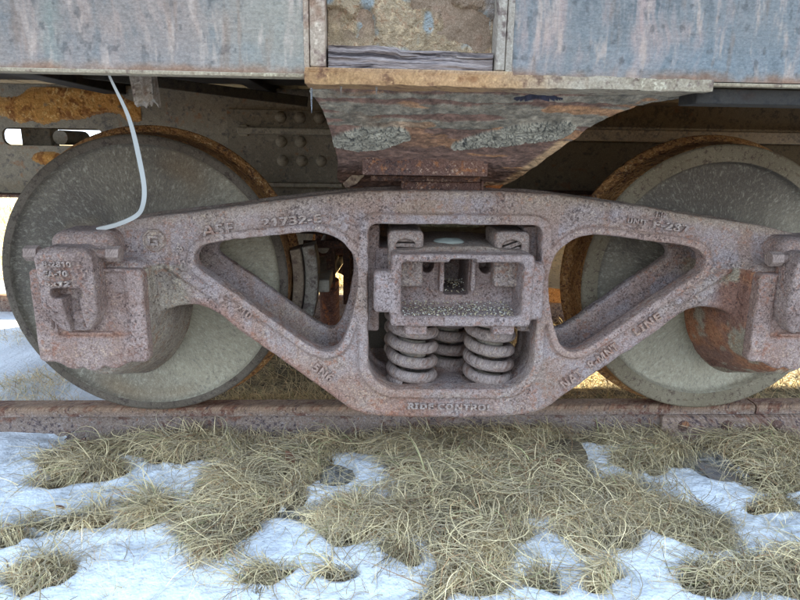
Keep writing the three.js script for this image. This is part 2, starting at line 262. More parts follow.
function makeWheel(parent, rimW, tw, rimTint, dp) {
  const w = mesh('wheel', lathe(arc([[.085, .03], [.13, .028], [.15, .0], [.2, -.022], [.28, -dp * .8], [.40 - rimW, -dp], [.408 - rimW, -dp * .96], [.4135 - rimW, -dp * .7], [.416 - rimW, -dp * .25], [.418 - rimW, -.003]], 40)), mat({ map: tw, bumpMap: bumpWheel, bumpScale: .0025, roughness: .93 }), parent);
  mesh('rim_face', uvr(lathe([[.418 - rimW, -.003], [.42 - rimW, -.001], [.408, 0], [.413, -.002], [.4165, -.007]])), mat({ map: tDust, bumpMap: bumpCast, bumpScale: .003, color: rimTint }), w);
  const uvm = (g) => { const uv = g.attributes.uv; for (let i = 0; i < uv.count; i++) uv.setXY(i, uv.getX(i) * 3, uv.getY(i) * .46); return g; };
  mesh('tread', uvm(lathe([[.4165, -.007], [.419, -.02], [.4225, -.085], [.426, -.1], [.434, -.108], [.442, -.114], [.4455, -.122], [.4455, -.13], [.442, -.138], [.432, -.142], [.36, -.143]], 220)), M.tread, w);
  mesh('back_face', lathe([[.36, -.143], [.34, -.13], [.3, -.085], [.16, -.07], [.14, -.15], [.08, -.155]]), M.darkV.clone(), w).material.vertexColors = false;
  return w;
}
function wheelset(x, rimW, tw, rimTint, dp) {
  const s = new THREE.Group(); s.name = 'wheelset'; s.position.set(x, R, 0); bog.add(s);
  const a = makeWheel(s, rimW, tw, rimTint, dp), b = a.clone(); b.rotation.y = Math.PI; b.position.z = -1.652; s.add(b);
  mesh('axle', rod([0, 0, .2], [0, 0, -1.85], .075, 28), M.dark, s);
}
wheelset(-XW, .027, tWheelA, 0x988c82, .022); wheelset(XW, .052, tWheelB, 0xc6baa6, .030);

const FX = .016;                                                  // the side frame sits a touch to the right on its axles
const half = [[0, .706], [.21, .703], [.36, .688], [.5, .670], [.63, .650], [.78, .631], [.87, .613], [.92, .598], [.945, .575], [.945, .50], [.90, .44], [.74, .40], [.70, .408], [.655, .408], [.61, .386], [.56, .342], [.455, .263], [.39, .213], [.31, .150], [.26, .113], [.20, .098], [0, .094]];
const outl = smooth([...half.slice(1, -1), ...half.slice(1, -1).reverse().map((p) => [-p[0], p[1]])], 170);
const triP = smooth([[.658, .517], [.655, .545], [.635, .565], [.60, .575], [.47, .591], [.36, .602], [.318, .595], [.278, .568], [.256, .535], [.248, .49], [.256, .42], [.278, .34], [.296, .302], [.318, .287], [.345, .288], [.38, .306], [.45, .358], [.547, .432], [.636, .496]], 100);
const sO = sdPoly(outl), sT = sdPoly(triP);
const sS = (x, y) => { const t = rbox2(x, y - .44, .222, .184, .022), b = rbox2(x, y - .42, .222, .241, .085); return y > .42 ? t : b; };
const frameField = (x, y) => {
  const O = sO(x, y), T = sT(Math.abs(x), y), S = sS(x, y), ax = Math.abs(x);
  const plate = smax(smax(O, -T, .012), -S, .012), rear = smax(smax(O, -(T + .016), .012), -S, .012), web = Math.max(O + .004, -(T - .050), -(S - .008));
  const rim = Math.max(Math.min(Math.abs(T - .010) - .010, Math.abs(S - .013) - .013), O + .004);
  const low = Math.max(O, y - .2, ax - .33);
  return (z) => {
    let d = smax(plate, slab(z, .212, .26), .014);
    d = Math.min(d, smax(rear, slab(z, .062, .10), .012));
    d = smin(d, smax(web, slab(z, .075, .25), .01), .012);
    d = smin(d, smax(rim, slab(z, .24, .2715), .005), .004);
    if (ax > .16) d = Math.min(d, box3(ax, y, z, .192, .235, .32, .612, .078, .195, .006));
    d = smin(d, cap3(ax, y, z, [.722, .512, .264], [.60, .425, .262], .0125), .006);
    d = smin(d, cap3(ax, y, z, [.712, .470, .252], [.64, .418, .258], .012), .006);
    // journal box, one solid with the frame: a deep cup narrowing to the front
    const f = clamp((z - .05) / .28), hw = lerp(.160, .128, f), yb = lerp(.146, .245, f), bx = ax - (x < 0 ? .893 : .893), yt = lerp(.585, .53, f);
    const yc = lerp(.375, .40, f), q = y < yc ? (Math.pow(Math.pow(Math.abs(bx) / hw, 1.75) + Math.pow((yc - y) / (yc - yb), 1.75), 1 / 1.75) - 1) * hw * .85 : rbox2(bx, y - (yb + yt) / 2, hw, (yt - yb) / 2, .03);
    d = smin(d, smax(q, slab(z, .035, .318), .02), .03);
    return d;
  };
};
const frameGeo = nets([-1.075, .07, .01], [1.075, .74, .345], .0052, frameField);
tint(frameGeo, (x, y, z) => {
  const n = fb3(x * 7, y * 7, z * 7 + 3, 4), m = fb3(x * 19 + 5, y * 19, z * 19, 3), ax = Math.abs(x);
  const tv = .5 * sst(-.6, .3, x) + .5 * sst(.25, .6, y); let c = [lerp(.99, .95, tv), lerp(.95, .97, tv), lerp(.94, 1.05, tv)];
  const T = sT(ax, y), O = sO(x, y), mixin = (k, t) => { t = clamp(t); c = [lerp(c[0], k[0], t), lerp(c[1], k[1], t), lerp(c[2], k[2], t)]; };
  mixin([.98, .91, .87], sst(.46, .64, m) * .6);
  mixin([.90, .74, .62], sst(.52, .70, n) * .7); mixin([.86, .66, .52], sst(.56, .68, fb3(x * 34, y * 5, z * 9 + 4, 3)) * .55); mixin([1.08, 1.03, .9], sst(.54, .7, fb3(x * 5 + 3, y * 12, z * 8 + 9, 3)) * .5);
  if (ax < .72 && y < .43) mixin(x < 0 ? [.92, .60, .47] : [.9, .72, .66], sst(.30, .10, y - (ax < .3 ? 0 : (ax - .3) * .6)) * .55 * sst(.35, .6, m) + (x < 0 ? .5 : .2) * sst(.035, .005, -O) * sst(.2, .4, ax));
  if (x > 0 && T > -.01 && T < .026) mixin([1, .82, .72], .55);
  mixin([.97, .9, .74], sst(.032, .006, -O) * sst(.5, .62, y) * .5 + .5 * sst(.5, .68, fb3(x * 4 + 11, y * 9, 2, 3)) * sst(.58, .66, y));
  if (Math.hypot((x + .07) / .1, (y - .665) / .02) < 1) mixin([.95, .82, .62], .55 * m * 1.6);
  if (ax > .64 && y < .515 && z < .335) {                                    // the boxes: left one grey green with oily dust, right one brown scale with pale lichen
    const e = sst(.665, .715, ax + .08 * (n - .5) - .35 * Math.max(0, z - .25) * (ax < .73 ? 1 : 0));
    if (x < 0) { mixin([.88, .90, .76], e * .9); mixin([.62, .60, .54], e * sst(.5, .66, m) * .7); }
    else { mixin([.60, .36, .26], e * .95); mixin([1.05, .56, .28], e * sst(.48, .60, n) * .9); mixin([.98, 1.04, .82], e * sst(.53, .57, fb3(x * 15, y * 10, z * 10 + 8, 4)) * .85); }
  }
  return c;
});
function sideFrame() { const f = mesh('side_frame', frameGeo, M.cast, bog); f.position.x = FX; return f; }
const sf = sideFrame();
const ff = sf.clone(); ff.position.set(-FX, 0, -1.652); ff.rotation.y = Math.PI; bog.add(ff);

// cast letters
const font = await new FontLoader().loadAsync('fonts/droid/droid_sans_bold.typeface.json');
const mLet = castMat({ vertexColors: false, color: new THREE.Color(1.06, .98, .91) }), mLetR = castMat({ vertexColors: false, color: new THREE.Color(1.12, .90, .76) });
function cast(txt, x, y, h, ang, z = .2585, parent = sf, m = mLet, wid) {
  const g = new TextGeometry(txt, { font, size: h, depth: .0085, curveSegments: 4, bevelEnabled: true, bevelSize: .0006, bevelThickness: .001, bevelSegments: 1 });
  g.computeBoundingBox(); if (wid) g.scale(wid / g.boundingBox.max.x, 1, 1);
  g.rotateZ(ang * Math.PI / 180); g.translate(x - (parent === sf ? FX : 0), y, z); return mesh('cast_lettering', ouv(g), m, parent);
}
cast('ASF', -.618, .589, .025, 8, .2585, sf, mLet, .078);
cast('21732-E', -.474, .6125, .0205, 5.5, .2585, sf, mLet, .152);
cast('F-287', .522, .6215, .0195, -7.5, .2585, sf, mLet, .10);
cast('1-10', .527, .650, .012, -7, .2585, sf, mLet, .03);
cast('UNIT', .455, .633, .013, -6, .2585, sf, mLet, .055);
cast('8', -.672, .548, .016, 80);
cast('210', -.552, .401, .021, -38, .2585, sf, mLetR);
cast('5N6', -.357, .236, .024, -38, .2585, sf, mLetR);
cast('NAT', .330, .176, .026, 40, .2585, sf, mLetR, .066);
cast('R-MNT', .398, .234, .024, 39, .2585, sf, mLetR, .095);
cast('LINE', .512, .327, .022, 38, .2585, sf, mLetR, .085);
cast('RIDE CONTROL', -.10, .122, .0165, -1.5, .2585, sf, mLet, .235);
{ // octagonal foundry boss
  const b = mesh('foundry_boss', merge([ouv(new THREE.CylinderGeometry(.029, .031, .008, 8).rotateY(Math.PI / 8).rotateX(Math.PI / 2).translate(-.741 - FX, .577, .2625)), ouv(new THREE.TorusGeometry(.026, .0028, 6, 8).rotateZ(Math.PI / 8).translate(-.741 - FX, .577, .2675))]), castMat({ vertexColors: false, color: new THREE.Color(1.12, 1.02, .9), flatShading: true }), sf);
  const s = .0125, w = .0065, cx = -.741 - FX, cy = .577;
  mesh('boss_letter', merge([box(cx - s, cx - s + w, cy - s, cy + s, .264, .2755, .001), box(cx - s + w, cx + s, cy + s - w, cy + s, .264, .2754, .001), box(cx - s + w, cx + s, cy - s, cy - s + w, .264, .2754, .001), box(cx + s - w, cx + s, cy - s + w, cy + .002, .264, .2753, .001), box(cx + .001, cx + s - w, cy - .003, cy + .002, .264, .2752, .001)]), mLet, b);
}

// journal box lids with their sprung hinge hook
const lidGeo = nets([-.15, .24, .29], [.15, .54, .365], .0032, (x, y) => {
  const pl = rbox2(x, y - .4, .133, .117, .014), ins = rbox2(x - .002, y - .43, .092, .088, .012);
  const sc = Math.min(Math.hypot(x + .05, (y - .295)) - .032, Math.hypot(x + .006, y - .296) - .036, Math.hypot(x - .045, y - .297) - .031);
  const P = smin(pl, sc, .02);
  return (z) => { let d = smax(P, slab(z, .306, .345), .008); d = smax(d, -smax(ins, .332 - z, .003), .005); d = smin(d, smax(Math.abs(ins + .004) - .0035, slab(z, .325, .3405), .003), .004); d = smin(d, box3(x, y, z, -.06, .05, .352, .360, .325, .343, .003), .004); return d; };
});
tint(lidGeo, (x, y, z) => { const n = fb3(x * 16, y * 16, z * 16, 3), t = sst(.5, .66, n); const l = sst(.012, .0, Math.abs(y - .353)) * sst(.1, .06, Math.abs(x)) * .8; let c = [lerp(.96, .86, t), lerp(.85, .70, t), lerp(.80, .62, t)]; return [lerp(c[0], .9, l), lerp(c[1], .55, l), lerp(c[2], .38, l)]; });
const hookGeo = nets([-.12, .345, .31], [.09, .60, .425], .0024, (x, y) => {
  const px = x + .022, hw = .064 - .026 * sst(.45, .365, y) ** 1.4 - .006 * sst(.545, .585, y);
  const out = rbox2(px, y - .472, hw, .105, .026), slot = rbox2(px - .006, y - .39, .0195, .075, .003), top = rbox2(px + .002, y - .470, .037, .0125, .010);
  const boss = Math.max(Math.hypot(px - .006, y - .405) - .0165, .385 - y);
  return (z) => {
    const zf = .372 + .026 * sst(.36, .46, y) + .006 * sst(.5, .56, y) - .05 * sst(.562, .60, y);
    let d = smax(out, Math.max(.318 - z, z - zf) , .010);
    d = smax(d, -smax(slot, .350 - z, .002), .003); d = smax(d, -smax(top, .352 - z, .002), .003);
    d = smin(d, smax(boss, Math.max(.33 - z, z - .364), .003), .002);
    d = smax(d, -(Math.hypot(px - .045, (y - .535) * .5, (z - .41) * .9) - .017), .01);
    return d;
  };
});
tint(hookGeo, (x, y, z) => { const n = fb3(x * 18 + 3, y * 18, z * 18, 3), t = sst(.5, .66, n); return [lerp(.97, .80, t), lerp(.90, .70, t), lerp(.87, .66, t)]; });
const boltGeo = tint(ouv(new THREE.CylinderGeometry(.0185, .0185, .03, 6).rotateZ(Math.PI / 2).toNonIndexed()), () => [.9, .82, .76]);
boltGeo.computeVertexNormals();
const pinGeo = tint(ouv(new THREE.CylinderGeometry(.0115, .0115, .20, 12).rotateZ(Math.PI / 2)), () => [.8, .7, .64]);
function lid(x) {
  const l = mesh('journal_lid', lidGeo, M.cast, bog); l.position.x = x;
  mesh('hinge_hook', hookGeo, M.cast, l);
  const p = mesh('hinge_pin', pinGeo, M.cast, l); p.position.set(-.02, .557, .352);
  for (const s of [-.112, .076]) { const b = mesh('pin_nut', boltGeo, M.cast, l); b.position.set(s, .557, .352); b.rotation.x = .3; }
  const lug = mesh('hinge_lug', lugGeo, M.cast, l); lug.position.z = 0;
  for (const [t, y, h, w] of [['B-2810', .535, .0125, .066], ['EA-10', .513, .0125, .055], ['6x12', .490, .011, .058]]) cast(t, -.066, y, h, 0, .3995 , l, mLet, w);
  return l;
}
const lugGeo = nets([-.1, .49, .2], [.08, .64, .37], .0045, (x, y) => (z) => box3(x, y, z, -.085, .065, .52, .606 + .02 * (.3 - z), .2, .335, .03));
tint(lugGeo, (x, y, z) => [.93, .84, .80]);
lid(-.881); lid(.915);

// truck bolster
const BX = .03;
const bolGeo = nets([-.24, .33, -.02], [.23, .62, .34], .0034, (x, y) => {
  const outer = rbox2(x, y - .464, .179, .093, .012), inner = rbox2(x + .006, y - .464, .212, .088, .012), cav = rbox2(x, y - .467, .153, .069, .012), ax = Math.abs(x), y2 = rbox2(x, y - .487, .034, .060, .006);
  const hole = Math.hypot((ax - .079) / .018, (y - .508) / .0215) * .018 - .018;
  const rib = Math.abs(ax - .042) - .006;
  const wedge = Math.abs((ax - .079) * .8 + (y - .46) * .0) ;
  return (z) => {
    let d = Math.min(smax(outer, slab(z, -.05, .326), .008), smax(inner, slab(z, -.05, .2), .008));
    const floor = .398 + .05 * sst(.24, .12, z), c2 = Math.max(cav, floor - y);
    d = smax(d, -Math.max(c2, .205 - z), .012);
    d = Math.max(d, -Math.max(y2, .02 - z)); d = Math.max(d, -Math.max(hole, .13 - z));
    d = smin(d, Math.max(rib, slab(z, .19, .235), y - .54, .44 - y), .01);
    d = smin(d, smax(Math.max(ax - (.165 - .3 * (y - .55)), .54 - y), Math.max(z - .29 + (y - .55) * 1.2, -.05 - z, y - .569 + .012 * sst(.05, .16, ax)), .01), .01);
    d = smin(d, box3(x, y, z, -.222, -.165, .405, .512, .268, .322, .014), .008);
    d = smin(d, box3(x, y, z, .165, .212, .385, .535, .268, .316, .014), .008);
    d = smin(d, box3(ax, y, z, .085, .142, .345, .385, .268, .312, .005), .006);
    return d;
  };
});
tint(bolGeo, (x, y, z) => { const n = fb3(x * 15, y * 15, z * 15, 3), t = sst(.48, .64, n), w = sst(.30, .26, z) * sst(.42, .40, y + 0) ; let c = [lerp(.97, .86, t), lerp(.94, .78, t), lerp(.96, .76, t)]; const up = sst(.553, .565, y); c = c.map((q, i) => lerp(q, [.86, .84, .70][i], up * .7)); return c; });
const bol = mesh('bolster', bolGeo, M.cast, bog); bol.position.x = BX;
mesh('bolster_beam', merge([box(BX - .17, BX + .17, .40, .56, -1.6, -.03, .01), box(BX - .15, BX + .15, .55, .64, -1.35, -.2, .02)]), mat({ map: tDust, color: new THREE.Color(1.3, 1.22, .92) }), bol).position.x = -BX;
mesh('bolster_end', box(-.179, .179, .372, .556, -1.96, -1.61, .01), M.dark, bol);
{
  const wedgeGeo = nets([-.07, .45, .06], [.07, .625, .275], .0034, (x, y) => {
    const o = rbox2(x, y - .53, .046, .074, .014), s = Math.hypot(x / .026, (y - .566) / .0165) * .0165 - .0165;
    return (z) => { let d = smax(o, slab(z, .09, .252 - .25 * Math.max(0, y - .575)), .014); return smax(d, -Math.max(s, .2 - z), .006); };
  });
  tint(wedgeGeo, (x, y, z) => [.93, .90, .86]);
  for (const [x, a] of [[-.115 + .006, .0], [.168, .35]]) {
    const w = mesh('friction_wedge', wedgeGeo, M.cast, bog); w.position.x = x;
    const b = mesh('retainer_bar', tint(merge([box(-.03, .03, -.0045, .0045, .226, .24, .002), box(-.02, .02, -.02, -.0085, .22, .236, .002), box(-.02, .02, .0085, .02, .22, .236, .002)]), () => [.9, .88, .84]), M.cast, w);
    b.position.set(0, .566, 0); b.rotation.z = a;
  }
}
// springs
class Helix extends THREE.Curve {
  constructor(r, y0, y1, turns, ph) { super(); Object.assign(this, { r, y0, y1, turns, ph }); }
  getPoint(t, o = new THREE.Vector3()) { const a = t * this.turns * 6.28318 + this.ph, e = .9 / this.turns, s = t < e ? t * t / (2 * e) : t > 1 - e ? 1 - e - (1 - t) ** 2 / (2 * e) + 0 : t - e / 2, q = s / (1 - e); return o.set(Math.cos(a) * this.r, lerp(this.y0, this.y1, q), Math.sin(a) * this.r); }
}
const spring = (r, w, turns, ph) => tint(ouv(new THREE.TubeGeometry(new Helix(r, .158 + w, .374 - w, turns, ph), 260, w, 14)), (x, y, z) => { const n = fb3(x * 20 + r * 99, y * 20, z * 20, 3); return [lerp(1, .84, n), lerp(.93, .74, n), lerp(.88, .66, n)]; });
const spA = spring(.0575, .0158, 5.2, 2.0), spB = spring(.0575, .0158, 5.2, 3.3), spC = spring(.03, .0095, 7, 1);
const springMat = castMat({ color: 0xffffff });
for (const [x, z, g] of [[-.082, .165, spA], [.137, .165, spB], [.028, .03, spB], [-.082, -.1, spA], [.137, -.1, spB]]) {
  const s = mesh('coil_spring', g, springMat, bog); s.position.set(x, 0, z);
  mesh('inner_coil', spC, M.darkV, s);
}
mesh('dark_backing', box(-.23, .26, .125, .36, -.21, -.18, .004), mat({ map: tDark, color: 0x8a827a }), bog);  // dark plate added behind the springs to black out the bright ground
mesh('spring_seat', tint(merge([box(-.2, .23, .125, .158, -.16, .205, .01)]), () => [.8, .74, .70]), M.cast, bog);
// brake gear between the wheels
{
  const b = new THREE.Group(); b.name = 'brake_beam'; bog.add(b);
  mesh('back_beam', merge([box(-.42, -.20, .345, .40, -.95, -.9, .006), box(-.44, .44, .40, .62, -1.0, -.95, .004)]), mat({ map: tRust, color: 0x8c8078 }), b);
  mesh('beam', merge([box(-.40, -.33, .36, .40, -1.6, -.1, .006), rod([-.28, .33, -1.5], [-.36, .37, -.15], .016), rod([-.36, .48, -1.55], [-.36, .48, -.25], .02)]), M.dark, b);
  const head = []; for (let i = 0; i <= 10; i++) { const a = -.42 + i * .062; head.push([-XW + .462 * Math.cos(a), R + .462 * Math.sin(a)]); } for (let i = 10; i >= 0; i--) { const a = -.42 + i * .062; head.push([-XW + .502 * Math.cos(a), R + .502 * Math.sin(a)]); }
  mesh('brake_head', tint(ext(head, -.14, -.05, .006), () => [.66, .60, .57]), M.dust, b);
  const shoe = []; for (let i = 0; i <= 10; i++) { const a = -.4 + i * .06; shoe.push([-XW + .428 * Math.cos(a), R + .428 * Math.sin(a)]); } for (let i = 10; i >= 0; i--) { const a = -.4 + i * .06; shoe.push([-XW + .460 * Math.cos(a), R + .460 * Math.sin(a)]); }
  mesh('brake_shoe', tint(ext(shoe, -.13, -.03, .004), () => [.52, .40, .32]), M.dust, b);
  mesh('hanger_strap', merge([box(-.352, -.322, .33, .56, -.30, -.27, .003), box(-.30, -.275, .25, .50, -.42, -.38, .003), rod([-.42, .50, -.2], [-.2, .50, -.2], .013), rod([-.5, .545, -.35], [-.14, .53, -.35], .028)]), mat({ map: tRust, color: 0xb0a498 }), b);
  mesh('truck_channel', merge([box(-.42, .44, .385, .54, -.66, -.62, .006), box(-.42, .44, .535, .56, -.74, -.55, .006), box(-.30, -.24, .23, .40, -.56, -.50, .006), box(-.27, -.10, .30, .345, -.46, -.40, .006), box(.30, .40, .26, .56, -.40, -.36, .006)]), M.rust, b);
  { const rm = mat({ map: tRust, color: new THREE.Color(1.2, .95, .85) }); mesh('brake_cylinder', rod([-.345, .36, -.3], [-.345, .20, -.32], .035), rm, b); mesh('pull_rod', rod([-.40, .44, -.45], [-.12, .46, -.45], .024), rm, b); mesh('pull_rod', rod([.2, .50, -.4], [.44, .47, -.4], .022), rm, b); }
  mesh('brake_lever', ext([[-.29, .31], [-.2, .46], [-.17, .60], [-.205, .61], [-.235, .48], [-.33, .33]], -.6, -.575, .003), M.rust, b);
}

// ------------------------------------------------------------------ freight car
const car = thing('freight_car', 'old grey steel freight car with rusted sill above the bogie', 'freight car', 0, 0, 0);
function streak(s, A, B, C, D, right) {
  return tex(2048, 400, (u, v, i, j) => {
    const x = -1.2 + u * 2.4, st = tf(u + .01 * (tn(u * 30, v * 5, 30, 5, s) - .5), v, 90, 2, 5, s, .72), mo = tf(u, v, 40, 7, 5, s + 9, .62), wide = tf(u + .02 * (tn(u * 18, v * 3, 18, 3, s + 2) - .5), v, 13, 1, 5, s + 17, .7), fine = tf(u, v, 600, 110, 2, s + 23), big = tf(u, v, 6, 1, 2, s + 31);
    let c = mixc(A, B, clamp((big - .5) * 2.2 + .5 + (mo - .5)));
    c = mixc(c, C, clamp((wide * .45 + st * .55 - .49) * 5) * .8); c = mixc(c, D, clamp((.44 - st * .6 - mo * .4) * 6) * .7);
    if (!right) { c = mixc(c, hex(0x788a86), clamp(1 - Math.abs(x + .755 + .03 * (mo - .5)) / .022) * .55); c = mixc(c, hex(0x8e958c), sst(-.55, -.36, x) * .6); }
    c = mixc(c, hex(0x8496a4), (right ? 1 : .5) * sst(.3, .0, v * 1.0 + .3 * (mo - .5)) * .45);
    c = mixc(c, hex(0x45474a), clamp((tf(u, v, 180, 16, 3, s + 41) - .64) * 7) * .4); c = mixc(c, hex(0xbdb2aa), clamp((st * .5 + tf(u, v, 170, 5, 4, s + 47) * .5 - .56) * 8) * .6); c = mixc(c, hex(0x8f6a50), sst(.075, .0, v + .10 * (mo - .5) + .04 * (st - .5)) * .7); c = mixc(c, hex(0x80604c), clamp((tf(u, v, 100, 2, 4, s + 53) - .66) * 8) * .28);
    const g = (fine - .5) * 34 + (hsh(i, j, s) - .5) * 18; return [c[0] + g, c[1] + g, c[2] + g];
  });
}
const tPL = streak(1101, hex(0x83807e), hex(0x928a86), hex(0xa8958c), hex(0x6c7276), false), tPR = streak(1201, hex(0x72838f), hex(0x80878c), hex(0xb7a29e), hex(0x566068), true);
const panelUV = (g) => { const p = g.attributes.position, u = g.attributes.uv; for (let i = 0; i < p.count; i++) u.setXY(i, (p.getX(i) + 1.2) / 2.4, (p.getY(i) - .934) / .3); return g; };
const mPL = mat({ map: tPL, color: new THREE.Color(.92, .80, .68), bumpMap: bumpCast, bumpScale: .001, roughness: .7 }), mPR = mat({ map: tPR, color: new THREE.Color(.84, .71, .59), bumpMap: bumpCast, bumpScale: .001, roughness: .7 });
// plates with slight waves
function plate(x0, x1, y0, y1, z, th, wave) {
  const g = box(x0, x1, y0, y1, z - th, z, .002); const nx = Math.min(160, Math.ceil((x1 - x0) / .02));
  const f = new THREE.PlaneGeometry(x1 - x0, Math.min(y1 - y0, .5), nx, 24); f.translate((x0 + x1) / 2, y0 + Math.min(y1 - y0, .5) / 2, z + .001);
  const p = f.attributes.position; for (let i = 0; i < p.count; i++) { const x = p.getX(i), y = p.getY(i); p.setZ(i, z + .0012 + wave * fb3(x * 5, y * 4, z, 2)); } f.computeVertexNormals();
  return merge([g, f]);
}
mesh('side_panel', panelUV(plate(-2.6, -.318, .934, 4.2, .645, .02, .004)), mPL, car, 'grey panel with pinkish and blue stains');
mesh('side_panel', panelUV(plate(.053, 9, .938, 4.2, .645, .02, .004)), mPR, car, 'blue grey panel with pale streaks');
const mPost = (c1, o) => mat({ map: tDust, bumpMap: bumpCast, bumpScale: .002, color: c1, ...o });
mesh('door_post', merge([box(-.308, -.281, .948, 4.2, .60, .655, .003), box(-.3195, -.3095, .940, 4.2, .62, .651, .002)]), mPost(new THREE.Color(1.2, 1.0, .9)), car, 'pale pinkish post at the left of the opening');
mesh('door_post', merge([box(.024, .040, .948, 4.2, .60, .656, .003), box(.0415, .0545, .942, 4.2, .62, .652, .002)]), mPost(new THREE.Color(.9, .82, .78)), car, 'pale blue post at the right of the opening');
{
  const tPatch = tex(1024, 1024, (u, v, i, j) => { const a = tf(u, v, 8, 8, 5, 1301, .6), b = tf(u, v, 30, 30, 4, 1311, .7), x = -.29 + u * .33 * 1; let c = mixc(hex(0x93876f), hex(0x85775f), clamp((a - .35) * 2.5)); c = mixc(c, hex(0x7a5f45), clamp((b - .56) * 6) * .7); c = mixc(c, hex(0xb3a384), clamp((tf(u, v, 50, 50, 3, 1321) - .58) * 6) * .7); c = mixc(c, hex(0x84949c), clamp((tf(u, v, 9, 7, 3, 1331) - .60) * 8) * .8); c = mixc(c, hex(0x6b5a4e), sst(.62, .72, u * .6 + v * 1.5 + .4 * (a - .5) - .1) * .55); const g = (hsh(i, j, 7) - .5) * 46 + (b - .5) * 50; return [c[0] + g, c[1] + g, c[2] + g]; });
  const g = new THREE.PlaneGeometry(.303, 1.0, 90, 260); g.translate(-.128, 1.484, .615); const p = g.attributes.position, uv = g.attributes.uv;
  for (let i = 0; i < p.count; i++) { const x = p.getX(i), y = p.getY(i), f = fb3(x * 26, y * 26, 1, 4); p.setZ(i, .612 + .010 * f - .010 * sst(.5, .53, fb3(x * 13 + 7, y * 11, 3, 3)) * sst(.9, 1.03, y)); uv.setXY(i, (x + .28) / .33, (y - .98) / .33); } g.computeVertexNormals();
  mesh('crumbling_infill', merge([g, box(-.279, .0225, .985, 1.984, .57, .608, .002)]), mat({ map: tPatch, color: new THREE.Color(1.06, .92, .82), bumpMap: bumpCrust, bumpScale: .003 }), car, 'crumbling tan infill above the weathered plank');
  const tPlank = tex(2048, 256, (u, v, i, j) => { const w = v + .05 * (tf(u, v, 6, 2, 2, 1401) - .5), l = tf(u + .3 * tn(v * 5, u * 3, 5, 3, 77), w, 5, 15, 5, 1411, .72), f = tf(u, w, 60, 110, 2, 1421); let c = mixc(hex(0x7d7a80), hex(0xa5a1a3), clamp((l - .4) * 3)); c = mixc(c, hex(0x3c373a), clamp((.43 - l) * 11)); const g = (f - .5) * 60 + (hsh(i, j, 4) - .5) * 20; return [c[0] + g, c[1] + g, c[2] + g]; });
  const pg = new THREE.BoxGeometry(.298, .041, .04, 180, 26, 6); pg.translate(-.128, .967, .62); const q = pg.attributes.position, pu = pg.attributes.uv;
  for (let i = 0; i < q.count; i++) { const x = q.getX(i), y = q.getY(i), z = q.getZ(i), gr = fb3(x * 12, y * 190, 4, 3) - .5; q.setZ(i, z + .008 * gr * (z > .63 ? 1 : 0)); q.setY(i, y + .006 * (fb3(x * 30, z * 40, 9, 3) - .5) + (y > .975 ? -.004 * sst(.4, .6, n3(x * 17, 2, 2)) - (x + .277) * .012 : -(x + .277) * .008)); pu.setXY(i, (x + .277) / .42, (y - .94) / .06 + z); }
  pg.computeVertexNormals(); mesh('weathered_plank', pg, mat({ map: tPlank, color: new THREE.Color(.92, .77, .64), bumpMap: tPlank, bumpScale: .003 }), car, 'grey weathered wooden plank with split grain');
  // rusted sill angle under the opening and along the right panel
  const sg = merge([box(-.318, .425, .9195, .9395, .5, .660, .004), box(-.318, .056, .938, .9475, .60, .6585, .003)]);
  const col = (x, y, z) => { const n = fb3(x * 22, y * 40, z * 22, 3), a = sst(-.02, .2, x + .12 * (n - .5)); const o = [lerp(1.15, .95, n), lerp(.72, .56, n), lerp(.36, .34, n)], w = [.95, .84, .72]; return [0, 1, 2].map((k) => lerp(o[k], w[k], a)); };
  const sub = new THREE.BoxGeometry(.743, .021, .16, 200, 6, 10); sub.translate(.0535, .9295, .582); const sp = sub.attributes.position; for (let i = 0; i < sp.count; i++) { const x = sp.getX(i), y = sp.getY(i), z = sp.getZ(i); sp.setY(i, y + .007 * (fb3(x * 28, y * 20, z * 30, 3) - .5)); if (z > .65) sp.setZ(i, z + .005 * (fb3(x * 40, y * 60, 5, 2) - .5)); } sub.computeVertexNormals(); ouv(sub);
  mesh('sill_angle', tint(merge([sub, box(-.318, .056, .938, .9475, .60, .6585, .003)]), col), mat({ map: tDust, bumpMap: bumpCrust, bumpScale: .003, vertexColors: true }), car, 'rust orange sill strip under the plank');
  mesh('sill_hem', tint(merge([box(-2.6, -.319, .930, .937, .615, .650, .002), box(.425, 9, .930, .9365, .62, .650, .002)]), (x) => [.95, .82, .66]), mat({ map: tDust, bumpMap: bumpCrust, bumpScale: .002, vertexColors: true }), car);
  mesh('sill_channel', merge([box(.412, 9, .900, .9285, .56, .632, .003), box(-2.6, -.33, .955, .975, .5, .6, .003)]), mat({ map: tDark, color: 0x5c5a5a }), car);
}
// far side, ends, roof, floor: they shade the place
mesh('far_side_panel', box(-2.6, 9, .932, 4.2, -2.317, -2.297), mPL, car);
mesh('end_wall', box(-2.598, -2.57, .94, 4.19, -2.295, .62), mPL, car); mesh('end_wall', box(8.97, 8.998, .94, 4.19, -2.295, .62), mPL, car);
mesh('roof', ext([[-2.4, 4.202], [.72, 4.202], [.72, 4.22], [-.4, 4.42], [-1.25, 4.42], [-2.4, 4.22]], 0, 11.7).rotateY(Math.PI / 2).scale(1, 1, -1).translate(-2.65, 0, 0), mPL, car);
{
  const f = []; for (let i = 0; i < 18; i++) f.push(box(-2.55 + i * .14 * 4.6, -2.55 + (i + .985) * .14 * 4.6, 1.095, 1.15, -2.28, .61));
  mesh('floor_boards', merge(f), mat({ map: tDark, color: 0x5a5450 }), car);
}
